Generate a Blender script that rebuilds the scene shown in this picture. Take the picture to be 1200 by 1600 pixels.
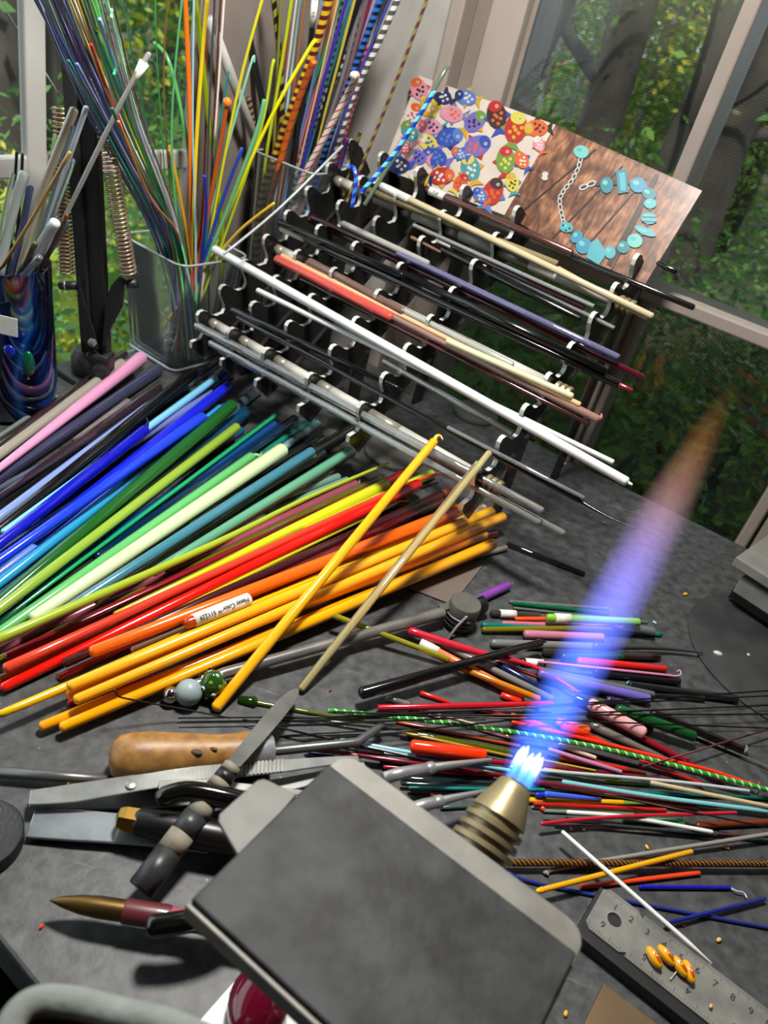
import bpy, math, random
import numpy as np
from mathutils import Vector, Matrix, Quaternion
for o in list(bpy.data.objects): bpy.data.objects.remove(o)
scene = bpy.context.scene
COL = scene.collection
rnd = random.Random(7)
V = Vector

# ------------------------------------------------------------------ camera
F = 1240.0                                   # focal length in pixels of a 1200 x 1600 frame
CAM_H = 0.41                                 # camera height above the bench top (metres)
_d = V((-500.0, 1800.0)); _L = _d.length     # image direction and distance of the nadir
PITCH = math.atan2(F, _L)
_c, _s = _d[1] / _L, _d[0] / _L
FWD = V((0, math.cos(PITCH), -math.sin(PITCH)))
_R0 = V((1, 0, 0)); _U0 = _R0.cross(FWD)
RGT = _c * _R0 - _s * _U0
DWN = -_s * _R0 - _c * _U0
CAM = V((0, 0, CAM_H))
cd = bpy.data.cameras.new('camera'); cam = bpy.data.objects.new('camera', cd); COL.objects.link(cam)
cam.matrix_world = Matrix(((RGT[0], -DWN[0], -FWD[0], CAM[0]), (RGT[1], -DWN[1], -FWD[1], CAM[1]), (RGT[2], -DWN[2], -FWD[2], CAM[2]), (0, 0, 0, 1)))
cd.sensor_fit = 'VERTICAL'; cd.sensor_height = 36.0; cd.sensor_width = 27.0
cd.lens = F / 1600 * 36.0
cd.clip_start = 0.01; cd.clip_end = 200
cd.dof.use_dof = True; cd.dof.focus_distance = 0.56; cd.dof.aperture_fstop = 11.0
scene.camera = cam

# ------------------------------------------------------------------ world, lights, exposure
w = bpy.data.worlds.new('sky'); scene.world = w; w.use_nodes = True
bg = w.node_tree.nodes['Background']; bg.inputs[0].default_value = (0.80, 0.90, 1.0, 1); bg.inputs[1].default_value = 2.3
sd = bpy.data.lights.new('sun', 'SUN'); sd.energy = 9.0; sd.angle = 0.02; sd.color = (1, 0.93, 0.8)
so = bpy.data.objects.new('sun', sd); COL.objects.link(so); so.rotation_euler = (math.radians(38), 0, math.radians(-20))
scene.view_settings.view_transform = 'Standard'; scene.view_settings.look = 'None'
scene.view_settings.exposure = 0.0; scene.view_settings.gamma = 1.0
scene.view_settings.use_curve_mapping = False
cy = scene.cycles
cy.max_bounces = 10; cy.transmission_bounces = 8; cy.transparent_max_bounces = 24; cy.glossy_bounces = 4; cy.diffuse_bounces = 3
cy.caustics_reflective = False; cy.caustics_refractive = False; cy.sample_clamp_indirect = 4.0
cy.use_denoising = True
LAMP_POS = V((-0.04, 0.50, 0.80))             # head of the spring-arm lamp, above the frame
LAMP_W = 11.5

# ------------------------------------------------------------------ pixel -> place helpers
def ray(x, y): return FWD + (x - 600) / F * RGT + (y - 800) / F * DWN
def P(x, y, z=0.0):
    r = ray(x, y); return CAM + r * ((z - CAM_H) / r.z)
def Q(x, y, yy):
    r = ray(x, y); return CAM + r * (yy / r.y)
def PL(x, y, p0, n):
    r = ray(x, y); return CAM + r * ((V(p0) - CAM).dot(V(n)) / r.dot(V(n)))
def dep(p): return (V(p) - CAM).dot(FWD)
def wr(wpx, p): return wpx / 2 * dep(p) / F      # pixel width -> radius at a place

# ------------------------------------------------------------------ materials
def lin(c): return c / 12.92 if c <= 0.04045 else ((c + 0.055) / 1.055) ** 2.4
def hx(h):
    h = h.lstrip('#'); return tuple(lin(int(h[i:i + 2], 16) / 255) for i in (0, 2, 4)) + (1.0,)
MATS = {}
def mat(key, color='#808080', rough=0.4, metal=0.0, trans=0.0, ior=1.5, spec=0.5, coat=0.0, noise=None, bump=0.0, bscale=200, emit=None, emits=1.0, alpha=None, ncol=None, nramp=(0.35, 0.65), aniso=0.0):
    if key in MATS: return MATS[key]
    m = bpy.data.materials.new(key); m.use_nodes = True; nt = m.node_tree; b = nt.nodes['Principled BSDF']
    I = b.inputs
    I['Base Color'].default_value = hx(color); I['Roughness'].default_value = rough; I['Metallic'].default_value = metal
    I['Transmission Weight'].default_value = trans; I['IOR'].default_value = ior; I['Specular IOR Level'].default_value = spec; I['Coat Weight'].default_value = coat
    I['Coat Roughness'].default_value = 0.05
    if noise or bump:
        tc = nt.nodes.new('ShaderNodeTexCoord')
    if noise:
        n = nt.nodes.new('ShaderNodeTexNoise'); n.inputs['Scale'].default_value = noise; n.inputs['Detail'].default_value = 6
        nt.links.new(tc.outputs['Object'], n.inputs['Vector'])
        r = nt.nodes.new('ShaderNodeValToRGB'); r.color_ramp.elements[0].position = nramp[0]; r.color_ramp.elements[1].position = nramp[1]
        r.color_ramp.elements[0].color = hx(color); r.color_ramp.elements[1].color = hx(ncol or color)
        nt.links.new(n.outputs['Fac'], r.inputs['Fac']); nt.links.new(r.outputs['Color'], I['Base Color'])
    if bump:
        n2 = nt.nodes.new('ShaderNodeTexNoise'); n2.inputs['Scale'].default_value = bscale; n2.inputs['Detail'].default_value = 4
        nt.links.new(tc.outputs['Object'], n2.inputs['Vector'])
        bp = nt.nodes.new('ShaderNodeBump'); bp.inputs['Strength'].default_value = bump; bp.inputs['Distance'].default_value = 0.001
        nt.links.new(n2.outputs['Fac'], bp.inputs['Height']); nt.links.new(bp.outputs['Normal'], I['Normal'])
    if emit:
        I['Emission Color'].default_value = hx(emit); I['Emission Strength'].default_value = emits
    MATS[key] = m; return m
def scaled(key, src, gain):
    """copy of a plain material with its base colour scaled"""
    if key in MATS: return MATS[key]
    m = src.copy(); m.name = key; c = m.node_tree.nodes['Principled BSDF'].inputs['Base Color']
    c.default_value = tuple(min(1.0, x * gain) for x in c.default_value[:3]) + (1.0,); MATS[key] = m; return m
def glass(color, kind='o', gain=1.0):
    """o: opaque glass, t: transparent coloured glass, m: milky, c: clear"""
    key = 'glass_%s_%s' % (kind, color.lstrip('#'))
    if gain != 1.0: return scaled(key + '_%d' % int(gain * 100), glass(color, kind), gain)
    if kind == 'o': return mat(key, color, rough=0.17, spec=0.5, coat=0.3, bump=0.04, bscale=90)
    if kind == 'm': return mat(key, color, rough=0.12, trans=0.35, coat=0.4, bump=0.04, bscale=90)
    if kind == 'c': return mat(key, color, rough=0.0, trans=0.84, ior=1.48, coat=0.9)
    return mat(key, color, rough=0.05, trans=0.6, ior=1.5, coat=0.4)

# ------------------------------------------------------------------ mesh helpers
def make(name, verts, faces, m, parent=None, smooth=True, midx=None, mats=None):
    me = bpy.data.meshes.new(name); me.from_pydata([tuple(v) for v in verts], [], faces); me.update()
    for mm in (mats or [m]): me.materials.append(mm)
    if midx: me.polygons.foreach_set('material_index', midx)
    if smooth: me.polygons.foreach_set('use_smooth', [True] * len(me.polygons))
    o = bpy.data.objects.new(name, me); COL.objects.link(o)
    if parent is not None: o.parent = parent
    return o
def tag(o, label=None, cat=None, group=None, kind=None):
    if label: o['label'] = label
    if cat: o['category'] = cat
    if group: o['group'] = group
    if kind: o['kind'] = kind
    return o
def empty(name, label=None, cat=None, group=None, loc=(0, 0, 0)):
    o = bpy.data.objects.new(name, None); COL.objects.link(o); o.empty_display_size = 0.01
    return tag(o, label, cat, group)
def frame(d):
    d = V(d).normalized(); a = V((0, 0, 1)) if abs(d.z) < 0.9 else V((1, 0, 0))
    u = d.cross(a).normalized(); return u, d.cross(u)
def smooth_path(pts, n=6):
    if len(pts) < 3: return [V(p) for p in pts]
    pts = [V(p) for p in pts]; out = []
    for i in range(len(pts) - 1):
        p0 = pts[max(i - 1, 0)]; p1 = pts[i]; p2 = pts[i + 1]; p3 = pts[min(i + 2, len(pts) - 1)]
        for k in range(n):
            t = k / n
            out.append(0.5 * ((2 * p1) + (p2 - p0) * t + (2 * p0 - 5 * p1 + 4 * p2 - p3) * t * t + (3 * p1 - p0 - 3 * p2 + p3) * t ** 3))
    out.append(pts[-1]); return out
def tube_data(pts, radii, n=10, cap='round', twist=None, squash=1.0):
    """closed tube along pts; radii one or per point; cap round / flat; twist = turn rate (rad per metre)"""
    pts = [V(p) for p in pts]
    if not hasattr(radii, '__len__'): radii = [radii] * len(pts)
    radii = list(radii)
    if len(radii) != len(pts):
        radii = [radii[0] + (radii[-1] - radii[0]) * i / (len(pts) - 1) for i in range(len(pts))]
    if cap == 'round':
        d0 = (pts[1] - pts[0]).normalized(); d1 = (pts[-1] - pts[-2]).normalized(); r0, r1 = radii[0], radii[-1]
        pts = [pts[0] - d0 * r0 * 0.55, pts[0] - d0 * r0 * 0.3] + pts + [pts[-1] + d1 * r1 * 0.3, pts[-1] + d1 * r1 * 0.55]
        radii = [r0 * 0.45, r0 * 0.85] + radii + [r1 * 0.85, r1 * 0.45]
    vs, fs = [], []; u = None; ln = 0
    for i, p in enumerate(pts):
        if i == 0: d = pts[1] - pts[0]
        elif i == len(pts) - 1: d = pts[-1] - pts[-2]
        else: d = (pts[i + 1] - pts[i]).normalized() + (pts[i] - pts[i - 1]).normalized()
        if d.length < 1e-9: d = V((0, 0, 1))
        d.normalize()
        if u is None: u, _ = frame(d)
        else:
            u = (u - d * u.dot(d)); u.normalize()
        v = d.cross(u)
        if i: ln += (pts[i] - pts[i - 1]).length
        a0 = (twist or 0) * ln
        for k in range(n):
            a = a0 + 2 * math.pi * k / n
            vs.append(p + (u * math.cos(a) + v * math.sin(a) * squash) * radii[i])
    for i in range(len(pts) - 1):
        for k in range(n):
            fs.append((i * n + k, i * n + (k + 1) % n, (i + 1) * n + (k + 1) % n, (i + 1) * n + k))
    fs.append(tuple(reversed(range(n)))); e = (len(pts) - 1) * n; fs.append(tuple(range(e, e + n)))
    return vs, fs
def tube(name, pts, radii, m, parent=None, n=10, cap='round', squash=1.0):
    vs, fs = tube_data(pts, radii, n, cap, squash=squash); return make(name, vs, fs, m, parent)
def twist_tube(name, pts, r, mats, pitch, parent=None, n=12, pattern=None, cap='flat'):
    """cane with helical stripes; pattern gives the material slot per sector"""
    pts = [V(p) for p in pts]; fine = [pts[0]]
    for a, b in zip(pts, pts[1:]):
        k = max(1, int((b - a).length / (pitch / 7)) + 1)
        fine += [a.lerp(b, (i + 1) / k) for i in range(k)]
    vs, fs = tube_data(fine, r, n, cap, twist=2 * math.pi / pitch)
    pattern = pattern or [0] * (n // 2) + [1] * (n - n // 2)
    mi = [pattern[i % n] for i in range(len(fs))]
    return make(name, vs, fs, None, parent, mats=mats, midx=mi)
def lathe(name, prof, p0, axis, m, parent=None, n=28, smooth=True):
    """prof: (radius, distance along axis)"""
    u, v = frame(axis); d = V(axis).normalized(); p0 = V(p0); vs, fs = [], []
    for r, h in prof:
        for k in range(n):
            a = 2 * math.pi * k / n; vs.append(p0 + d * h + (u * math.cos(a) + v * math.sin(a)) * max(r, 1e-5))
    for i in range(len(prof) - 1):
        for k in range(n): fs.append((i * n + k, i * n + (k + 1) % n, (i + 1) * n + (k + 1) % n, (i + 1) * n + k))
    fs.append(tuple(reversed(range(n)))); e = (len(prof) - 1) * n; fs.append(tuple(range(e, e + n)))
    o = make(name, vs, fs, m, parent, smooth)
    if smooth: auto(o)
    return o
def auto(o, ang=40):
    me = o.data; me.update()
    try:
        me.set_sharp_from_angle(angle=math.radians(ang))
    except Exception: pass
    return o
def prism_data(poly, e):
    """poly: list of 3D points of the lower face (coplanar); e: extrusion vector"""
    n = len(poly); poly = [V(p) for p in poly]; e = V(e)
    vs = poly + [p + e for p in poly]
    fs = [tuple(reversed(range(n))), tuple(range(n, 2 * n))] + [(i, (i + 1) % n, n + (i + 1) % n, n + i) for i in range(n)]
    return vs, fs
def prism(name, poly, e, m, parent=None, bevel=0.0, smooth=False):
    vs, fs = prism_data(poly, e); o = make(name, vs, fs, m, parent, False)
    fixn(o)
    if bevel: add_bevel(o, bevel)
    return o
def fixn(o):
    import bmesh
    bm = bmesh.new(); bm.from_mesh(o.data); bmesh.ops.recalc_face_normals(bm, faces=bm.faces); bm.to_mesh(o.data); bm.free()
def add_bevel(o, wd, seg=2):
    b = o.modifiers.new('bevel', 'BEVEL'); b.width = wd; b.segments = seg; b.limit_method = 'ANGLE'
def box(name, c, ax, size, m, parent=None, bevel=0.0):
    """c centre; ax three axes; size full lengths"""
    a, b, d = [V(x).normalized() * s / 2 for x, s in zip(ax, size)]; c = V(c)
    return prism(name, [c - a - b - d, c + a - b - d, c + a + b - d, c - a + b - d], d * 2, m, parent, bevel)
def ball(name, c, r, m, parent=None, sc=(1, 1, 1), ax=None, n=14, k=9):
    vs, fs = [], []; ax = ax or (V((1, 0, 0)), V((0, 1, 0)), V((0, 0, 1)))
    for i in range(k + 1):
        t = math.pi * i / k
        for j in range(n):
            a = 2 * math.pi * j / n
            q = (math.sin(t) * math.cos(a) * sc[0] * r, math.sin(t) * math.sin(a) * sc[1] * r, math.cos(t) * sc[2] * r)
            vs.append(V(c) + ax[0] * q[0] + ax[1] * q[1] + ax[2] * q[2])
    for i in range(k):
        for j in range(n): fs.append((i * n + j, (i + 1) * n + j, (i + 1) * n + (j + 1) % n, i * n + (j + 1) % n))
    return make(name, vs, fs, m, parent)
def text(name, s, org, xd, yd, size, m, parent=None, ext=0.00008):
    cu = bpy.data.curves.new(name, 'FONT'); cu.body = s; cu.size = size; cu.extrude = ext; cu.align_x = 'CENTER'; cu.align_y = 'CENTER'; cu.resolution_u = 3
    t = bpy.data.objects.new(name, cu); COL.objects.link(t)
    dg = bpy.context.evaluated_depsgraph_get(); me = bpy.data.meshes.new_from_object(t.evaluated_get(dg)); bpy.data.objects.remove(t)
    xd = V(xd).normalized(); yd = (V(yd) - xd * V(yd).dot(xd)).normalized(); zd = xd.cross(yd)
    me.transform(Matrix(((xd[0], yd[0], zd[0], org[0]), (xd[1], yd[1], zd[1], org[1]), (xd[2], yd[2], zd[2], org[2]), (0, 0, 0, 1))))
    me.materials.clear(); me.materials.append(m)
    o = bpy.data.objects.new(name, me); COL.objects.link(o)
    if parent is not None: o.parent = parent
    return o
UP = V((0, 0, 1))
STEEL = mat('steel', '#b0b0ae', rough=0.3, metal=0.65, bump=0.05, bscale=300)
STEELD = mat('steel_dark', '#6c6b69', rough=0.35, metal=0.6, bump=0.06, bscale=300)
BRASS = mat('brass', '#a39470', rough=0.42, metal=0.6, noise=60, ncol='#8a7c5c', bump=0.08, bscale=200)
BLACKP = mat('black_plastic', '#101010', rough=0.4, bump=0.1, bscale=400)
PAPER = mat('paper', '#e4e2da', rough=0.8, noise=150, ncol='#d8d5ca')
INK = mat('ink', '#202020', rough=0.8)
CLEAR = mat('clear_glass', '#f4f8f8', rough=0.02, trans=1.0, ior=1.48)
# ------------------------------------------------------------------ room shell
AZ = math.radians(25)                        # heading of the left wall
WR = V((math.cos(AZ), -math.sin(AZ), 0))     # along the right-hand (window) wall, towards the viewer's right
WL = V((math.sin(AZ), math.cos(AZ), 0))      # along the left wall, towards the corner
PR0 = V((0.375, 0.745, 0)); PL0 = V((-0.375, 0.690, 0))
def _corner():
    d = PR0 - PL0; u = d.dot(WL); return PL0 + WL * u
CN = _corner()
def RWp(x, y): return PL(x, y, PR0, WL)
def LWp(x, y): return PL(x, y, PL0, WR)
def ru(x, y): q = RWp(x, y); return (q - CN).dot(WR), q.z
def lu(x, y): q = LWp(x, y); return -(q - CN).dot(WL), q.z
TRIM = mat('painted_trim', '#968a80', rough=0.5, noise=9, ncol='#8a7f76')
TRIM2 = mat('vinyl_frame', '#857a71', rough=0.45, noise=14, ncol='#7a6f67')
WALLM = mat('wall_paint', '#b9b2a8', rough=0.8, noise=20, ncol='#b0a99e')
CEILM = mat('ceiling_paint', '#cfcac0', rough=0.9)
FLOORM = mat('floor_dark', '#1c1a18', rough=0.7, noise=12, ncol='#141312')
def wbox(name, side, u0, u1, z0, z1, d0, d1, m, parent=None, bevel=0.0):
    """box on a wall: u along wall from corner, depth d (positive = outdoors)"""
    a, out = (WR, WL) if side == 'R' else (-WL, -WR)
    c = CN + a * (u0 + u1) / 2 + out * (d0 + d1) / 2 + UP * (z0 + z1) / 2
    return box(name, c, (a, out, UP), (u1 - u0, d1 - d0, z1 - z0), m, parent, bevel)
def st(o, label=None): o['kind'] = 'structure'; return tag(o, label)
ZF, ZC = -0.76, 1.75
FAR = 3.2
a, b = CN, CN + WR * FAR; c2 = b - WL * FAR; d2 = a - WL * FAR
st(prism('floor', [p + UP * ZF for p in (a, b, c2, d2)], -UP * 0.03, FLOORM))
st(prism('ceiling', [p + UP * ZC for p in (a + (WL - WR) * 1.2, b + WL * 1.2, c2, d2 - WR * 1.2)], UP * 0.05, CEILM))
st(prism('wall_back', [d2 + UP * ZF, c2 + UP * ZF, c2 + UP * ZC, d2 + UP * ZC], -WL * 0.05, WALLM))
st(prism('wall_side', [c2 + UP * ZF, b + UP * ZF, b + UP * ZC, c2 + UP * ZC], WR * 0.05, WALLM))
# right wall with its window
uA = ru(700, 60)[0]; uB = ru(768, 60)[0]; uC = ru(836, 0)[0]
um0, um1 = ru(1163, 12)[0], ru(1192, 12)[0]
zr1 = ru(1160, 503)[1]; zr0 = ru(1160, 528)[1]
UE = um1 + (um0 - uC) + 0.02
wr_ = st(wbox('wall_right', 'R', -0.02, uA, ZF, ZC, 0.0, 0.09, mat('wall_board', '#a5a19b', rough=0.75, noise=30, ncol='#989590')))
st(wbox('wall_right', 'R', uA, FAR, ZF, -0.30, 0.0, 0.09, WALLM)); st(wbox('wall_right', 'R', uA, FAR, 1.25, ZC, 0.0, 0.09, WALLM))
st(wbox('wall_right', 'R', UE + 0.12, FAR, -0.30, 1.25, 0.0, 0.09, WALLM))
wn = st(empty('window_1'), 'wide screened window with a vinyl frame behind the rod rack')
wbox('frame_post', 'R', uA, uA + 0.016, -0.30, 1.25, -0.012, 0.07, TRIM, wn, 0.002)
wbox('frame_post', 'R', uA + 0.016, uB - 0.008, -0.30, 1.25, 0.012, 0.07, TRIM2, wn, 0.002)
wbox('frame_post', 'R', uB - 0.008, uB + 0.030, -0.30, 1.25, -0.004, 0.07, TRIM, wn, 0.002)
wbox('frame_post', 'R', uB + 0.030, uC - 0.012, -0.30, 1.25, 0.018, 0.07, mat('frame_groove', '#8f857d', rough=0.5), wn, 0.002)  # recessed strip of the frame in one even colour
wbox('frame_post', 'R', uC - 0.012, uC, -0.30, 1.25, 0.010, 0.07, TRIM2, wn, 0.002)
wbox('mullion', 'R', um0, um1, -0.30, 1.25, -0.012, 0.05, TRIM2, wn, 0.002)
wbox('frame_post', 'R', UE, UE + 0.12, -0.30, 1.25, 0.0, 0.07, TRIM, wn, 0.002)
wbox('rail', 'R', uC, UE, zr0, zr1, -0.008, 0.045, TRIM, wn, 0.002)
wbox('bottom_rail', 'R', uC, UE, -0.30, -0.24, -0.008, 0.05, TRIM, wn, 0.002)
wbox('top_rail', 'R', uC, UE, 1.19, 1.25, -0.008, 0.05, TRIM, wn, 0.002)
ub0, ub1 = ru(925, 600)[0], ru(958, 600)[0]
wbox('sash_bar', 'R', ub0, ub1, -0.24, zr0, 0.0, 0.045, TRIM2, wn, 0.002)
ud0, ud1 = ru(1158, 830)[0], ru(1180, 830)[0]
wbox('sash_bar', 'R', ud0, ud1, -0.24, zr0, -0.006, 0.045, TRIM, wn, 0.002)
def pane_mat(key, refl=0.9):
    m = bpy.data.materials.new(key); m.use_nodes = True; nt = m.node_tree; nt.nodes.clear()
    o = nt.nodes.new('ShaderNodeOutputMaterial'); mx = nt.nodes.new('ShaderNodeMixShader'); t = nt.nodes.new('ShaderNodeBsdfTransparent'); g = nt.nodes.new('ShaderNodeBsdfGlossy')
    g.inputs['Roughness'].default_value = 0.03; t.inputs[0].default_value = (0.93, 0.96, 0.94, 1)
    fr = nt.nodes.new('ShaderNodeFresnel'); fr.inputs[0].default_value = refl
    nt.links.new(fr.outputs[0], mx.inputs[0]); nt.links.new(t.outputs[0], mx.inputs[1]); nt.links.new(g.outputs[0], mx.inputs[2]); nt.links.new(mx.outputs[0], o.inputs[0]); return m
PANE = pane_mat('window_glass', 1.5); PANE2 = pane_mat('window_glass_left', 1.06)
def screen_mat(key='insect_screen', col='#74746a', lo=.30, hi=.58):
    m = bpy.data.materials.new(key); m.use_nodes = True; nt = m.node_tree; nt.nodes.clear()
    o = nt.nodes.new('ShaderNodeOutputMaterial'); mx = nt.nodes.new('ShaderNodeMixShader'); t = nt.nodes.new('ShaderNodeBsdfTransparent'); g = nt.nodes.new('ShaderNodeBsdfDiffuse')
    g.inputs[0].default_value = hx(col)
    uv = nt.nodes.new('ShaderNodeUVMap'); ws = []
    for ax in 'XY':
        wv = nt.nodes.new('ShaderNodeTexWave'); wv.bands_direction = ax; wv.inputs['Scale'].default_value = 125.0
        nt.links.new(uv.outputs[0], wv.inputs['Vector']); ws.append(wv)
    mxm = nt.nodes.new('ShaderNodeMath'); mxm.operation = 'MAXIMUM'
    nt.links.new(ws[0].outputs['Fac'], mxm.inputs[0]); nt.links.new(ws[1].outputs['Fac'], mxm.inputs[1])
    mr = nt.nodes.new('ShaderNodeMapRange'); mr.inputs[1].default_value = 0.55; mr.inputs[2].default_value = 0.9; mr.inputs[3].default_value = lo; mr.inputs[4].default_value = hi
    nt.links.new(mxm.outputs[0], mr.inputs[0])
    nt.links.new(mr.outputs[0], mx.inputs[0]); nt.links.new(t.outputs[0], mx.inputs[1]); nt.links.new(g.outputs[0], mx.inputs[2]); nt.links.new(mx.outputs[0], o.inputs[0]); return m
SCR = screen_mat(); SCR2 = screen_mat('solar_screen', '#3a3934', .62, .9)
def wplane(name, side, u0, u1, z0, z1, d, m, parent):
    a, out = (WR, WL) if side == 'R' else (-WL, -WR)
    q = [CN + a * u + out * d + UP * z for u, z in ((u0, z0), (u1, z0), (u1, z1), (u0, z1))]
    o = make(name, q, [(0, 1, 2, 3)], m, parent, False)
    uvl = o.data.uv_layers.new(name='UVMap'); 
    for i, (u, z) in enumerate(((u0, z0), (u1, z0), (u1, z1), (u0, z1))): uvl.data[i].uv = (u, z)
    return o
for (x0, x1, y0, y1) in ((uC, um0, zr1, 1.19), (um1, UE, zr1, 1.19), (uC, ub0, -0.24, zr0), (ub1, ud0, -0.24, zr0), (ud1, UE, -0.24, zr0)):
    wplane('pane', 'R', x0, x1, y0, y1, 0.012, PANE, wn); wplane('insect_screen', 'R', x0, x1, y0, y1, 0.034, SCR if y1 > .9 else SCR2, wn)
# left wall with its window
ml0, ml1 = lu(73, 100)[0], lu(40, 100)[0]
lz1, lz0 = lu(20, 246)[1], lu(20, 281)[1]
uW = lu(338, 40)[0]
LE = 1.6
st(wbox('wall_left', 'L', -0.02, uW, ZF, ZC, 0.0, 0.012, mat('wall_left_board', '#857c73', rough=0.75, noise=30, ncol='#7a7168')))
st(wbox('wall_left', 'L', uW, FAR, ZF, -0.06, 0.0, 0.09, WALLM)); st(wbox('wall_left', 'L', uW, FAR, 1.25, ZC, 0.0, 0.09, WALLM)); st(wbox('wall_left', 'L', LE, FAR, -0.06, 1.25, 0.0, 0.09, WALLM))
w2 = st(empty('window_2'), 'window with white frame and view of sunlit trees behind the lamp arm')
wbox('frame_post', 'L', uW, uW + 0.016, -0.06, 1.25, -0.002, 0.012, TRIM2, w2, 0.001)
wbox('frame_post', 'L', uW + 0.016, uW + 0.022, -0.06, 1.25, 0.004, 0.012, mat('frame_groove'), w2, 0.001)
wbox('mullion', 'L', ml0, ml1, -0.06, 1.25, 0.0, 0.010, mat('white_frame', '#b4b2ae', rough=0.45, noise=12, ncol='#a6a49f'), w2, 0.002)
wbox('rail', 'L', uW + 0.022, LE, lz0, lz1, 0.001, 0.010, MATS['white_frame'], w2, 0.002)
wbox('bottom_rail', 'L', uW + 0.022, LE, -0.06, -0.02, 0.0, 0.012, MATS['white_frame'], w2, 0.002)
for (x0, x1, y0, y1) in ((uW + 0.022, ml0, lz1, 1.25), (ml1, LE, lz1, 1.25), (uW + 0.022, ml0, -0.02, lz0), (ml1, LE, -0.02, lz0)):
    wplane('pane', 'L', x0, x1, y0, y1, 0.006, PANE2, w2)
# slanted white brace in the left window, seen between the stringers
q0, q1 = LWp(303, 20), LWp(398, 262)
tube('window_stay', [q0 + WR * 0.02, q1 + WR * 0.02], 0.005, MATS['white_frame'], w2, 8, 'flat')

# ------------------------------------------------------------------ outdoors
GRND = mat('forest_floor', '#2c3320', rough=0.95, noise=1.2, ncol='#4a4a30', nramp=(0.3, 0.7))
g0 = CN + (WL - WR) * 0.6
gv, gf = [], []
N = 26
for i in range(N):
    for j in range(N):
        s_ = -16 + 32 * i / (N - 1); t_ = 0.14 + 20 * j / (N - 1)
        # two-armed ground outside both walls, sloping down gently
        p = CN + WR * s_ + WL * t_
        z = -1.2 + 0.05 * t_ + 0.25 * math.sin(s_ * 0.9 + t_ * 0.6) + rnd.uniform(-.06, .06)
        gv.append(V((p.x, p.y, z)))
for i in range(N - 1):
    for j in range(N - 1): gf.append((i * N + j, (i + 1) * N + j, (i + 1) * N + j + 1, i * N + j + 1))
st(make('ground_outside', gv, gf, GRND))
gv2, gf2 = [], []
for i in range(14):
    for j in range(14):
        p = CN - WR * (0.14 + 15 * i / 13) - WL * (-0.2 + 12 * j / 13)
        gv2.append(V((p.x, p.y, -1.3 + 0.3 * math.sin(i + j * 0.7))))
for i in range(13):
    for j in range(13): gf2.append((i * 14 + j, (i + 1) * 14 + j, (i + 1) * 14 + j + 1, i * 14 + j + 1))
st(make('ground_outside', gv2, gf2, GRND))
BARK = [mat('bark_grey', '#57504a', rough=0.95, noise=6, ncol='#808080', bump=0.8, bscale=20), mat('bark_dark', '#262220', rough=0.95, noise=6, ncol='#3a3430', bump=0.8, bscale=20)]
def leafm(key, c1, c2):
    m = mat(key, c1, rough=0.6, noise=1.6, ncol=c2, nramp=(0.38, 0.62)); m.node_tree.nodes['Principled BSDF'].inputs['Transmission Weight'].default_value = 0.0
    nt = m.node_tree; b = nt.nodes['Principled BSDF']; out = [n for n in nt.nodes if n.type == 'OUTPUT_MATERIAL'][0]
    tr = nt.nodes.new('ShaderNodeBsdfTranslucent'); mx = nt.nodes.new('ShaderNodeMixShader'); mx.inputs[0].default_value = 0.45
    rp = [n for n in nt.nodes if n.type == 'VALTORGB'][0]; nt.links.new(rp.outputs[0], tr.inputs[0])
    nt.links.new(b.outputs[0], mx.inputs[1]); nt.links.new(tr.outputs[0], mx.inputs[2]); nt.links.new(mx.outputs[0], out.inputs[0]); return m
LEAF = [leafm('leaf_green', '#3c6a34', '#6d9a3c'), leafm('leaf_yellow', '#7a8f2c', '#b4b432'), leafm('leaf_blue', '#27543a', '#4b8a5c')]
def leaves(name, blobs, n, size, m, parent, seed):
    r = random.Random(seed); vs, fs = [], []
    for i in range(n):
        c, rad = r.choice(blobs)
        while True:
            q = V((r.uniform(-1, 1), r.uniform(-1, 1), r.uniform(-1, 1)))
            if q.length < 1: break
        p = V(c) + q * rad; s_ = size * r.uniform(0.6, 1.4)
        a = V((r.uniform(-1, 1), r.uniform(-1, 1), r.uniform(-.6, .6))).normalized(); b = a.cross(V((r.uniform(-1, 1), r.uniform(-1, 1), r.uniform(-1, 1)))).normalized()
        k = len(vs); vs += [p - a * s_, p + b * s_ * .45, p + a * s_, p - b * s_ * .45]; fs.append((k, k + 1, k + 2, k + 3))
    o = make(name, vs, fs, m, parent, False); o['kind'] = 'stuff'; return o
TI = 0
def tree(base, r0, lean, h, lk, label, cl, nl=2600, size=0.09, bark=0, branches=5, seed=1):
    r = random.Random(seed); t = empty('tree', label, 'tree', 'trees outside the windows')
    base = V(base); pts = [base + V(lean) * (k / 8) + V((r.uniform(-.05, .05), r.uniform(-.05, .05), h * k / 8)) for k in range(9)]
    tube('trunk', pts, [r0 * (1.15 - 0.07 * k) for k in range(9)], BARK[bark], t, 12, 'flat')
    blobs = [(base + V(c), rad) for c, rad in cl]
    for k in range(branches):
        p0 = pts[2 + k % 6]; ang = r.uniform(0, 6.28); ln = r.uniform(0.8, 2.0)
        p2 = p0 + V((math.cos(ang) * ln, math.sin(ang) * ln, r.uniform(.3, 1.4))); p1 = p0.lerp(p2, .5) + V((r.uniform(-.2, .2), r.uniform(-.2, .2), r.uniform(-.2, .25)))
        tube('branch', smooth_path([p0, p1, p2], 5), [r0 * .38, r0 * .1], BARK[bark], t, 7)
        blobs.append((p2, 0.7))
    if nl: leaves('foliage', blobs, nl, size, LEAF[lk], t, seed)
    return t
def onray(x, y, dist, z=-1.15):
    p = CAM + ray(x, y).normalized() * dist; return V((p.x, p.y, z))
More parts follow.
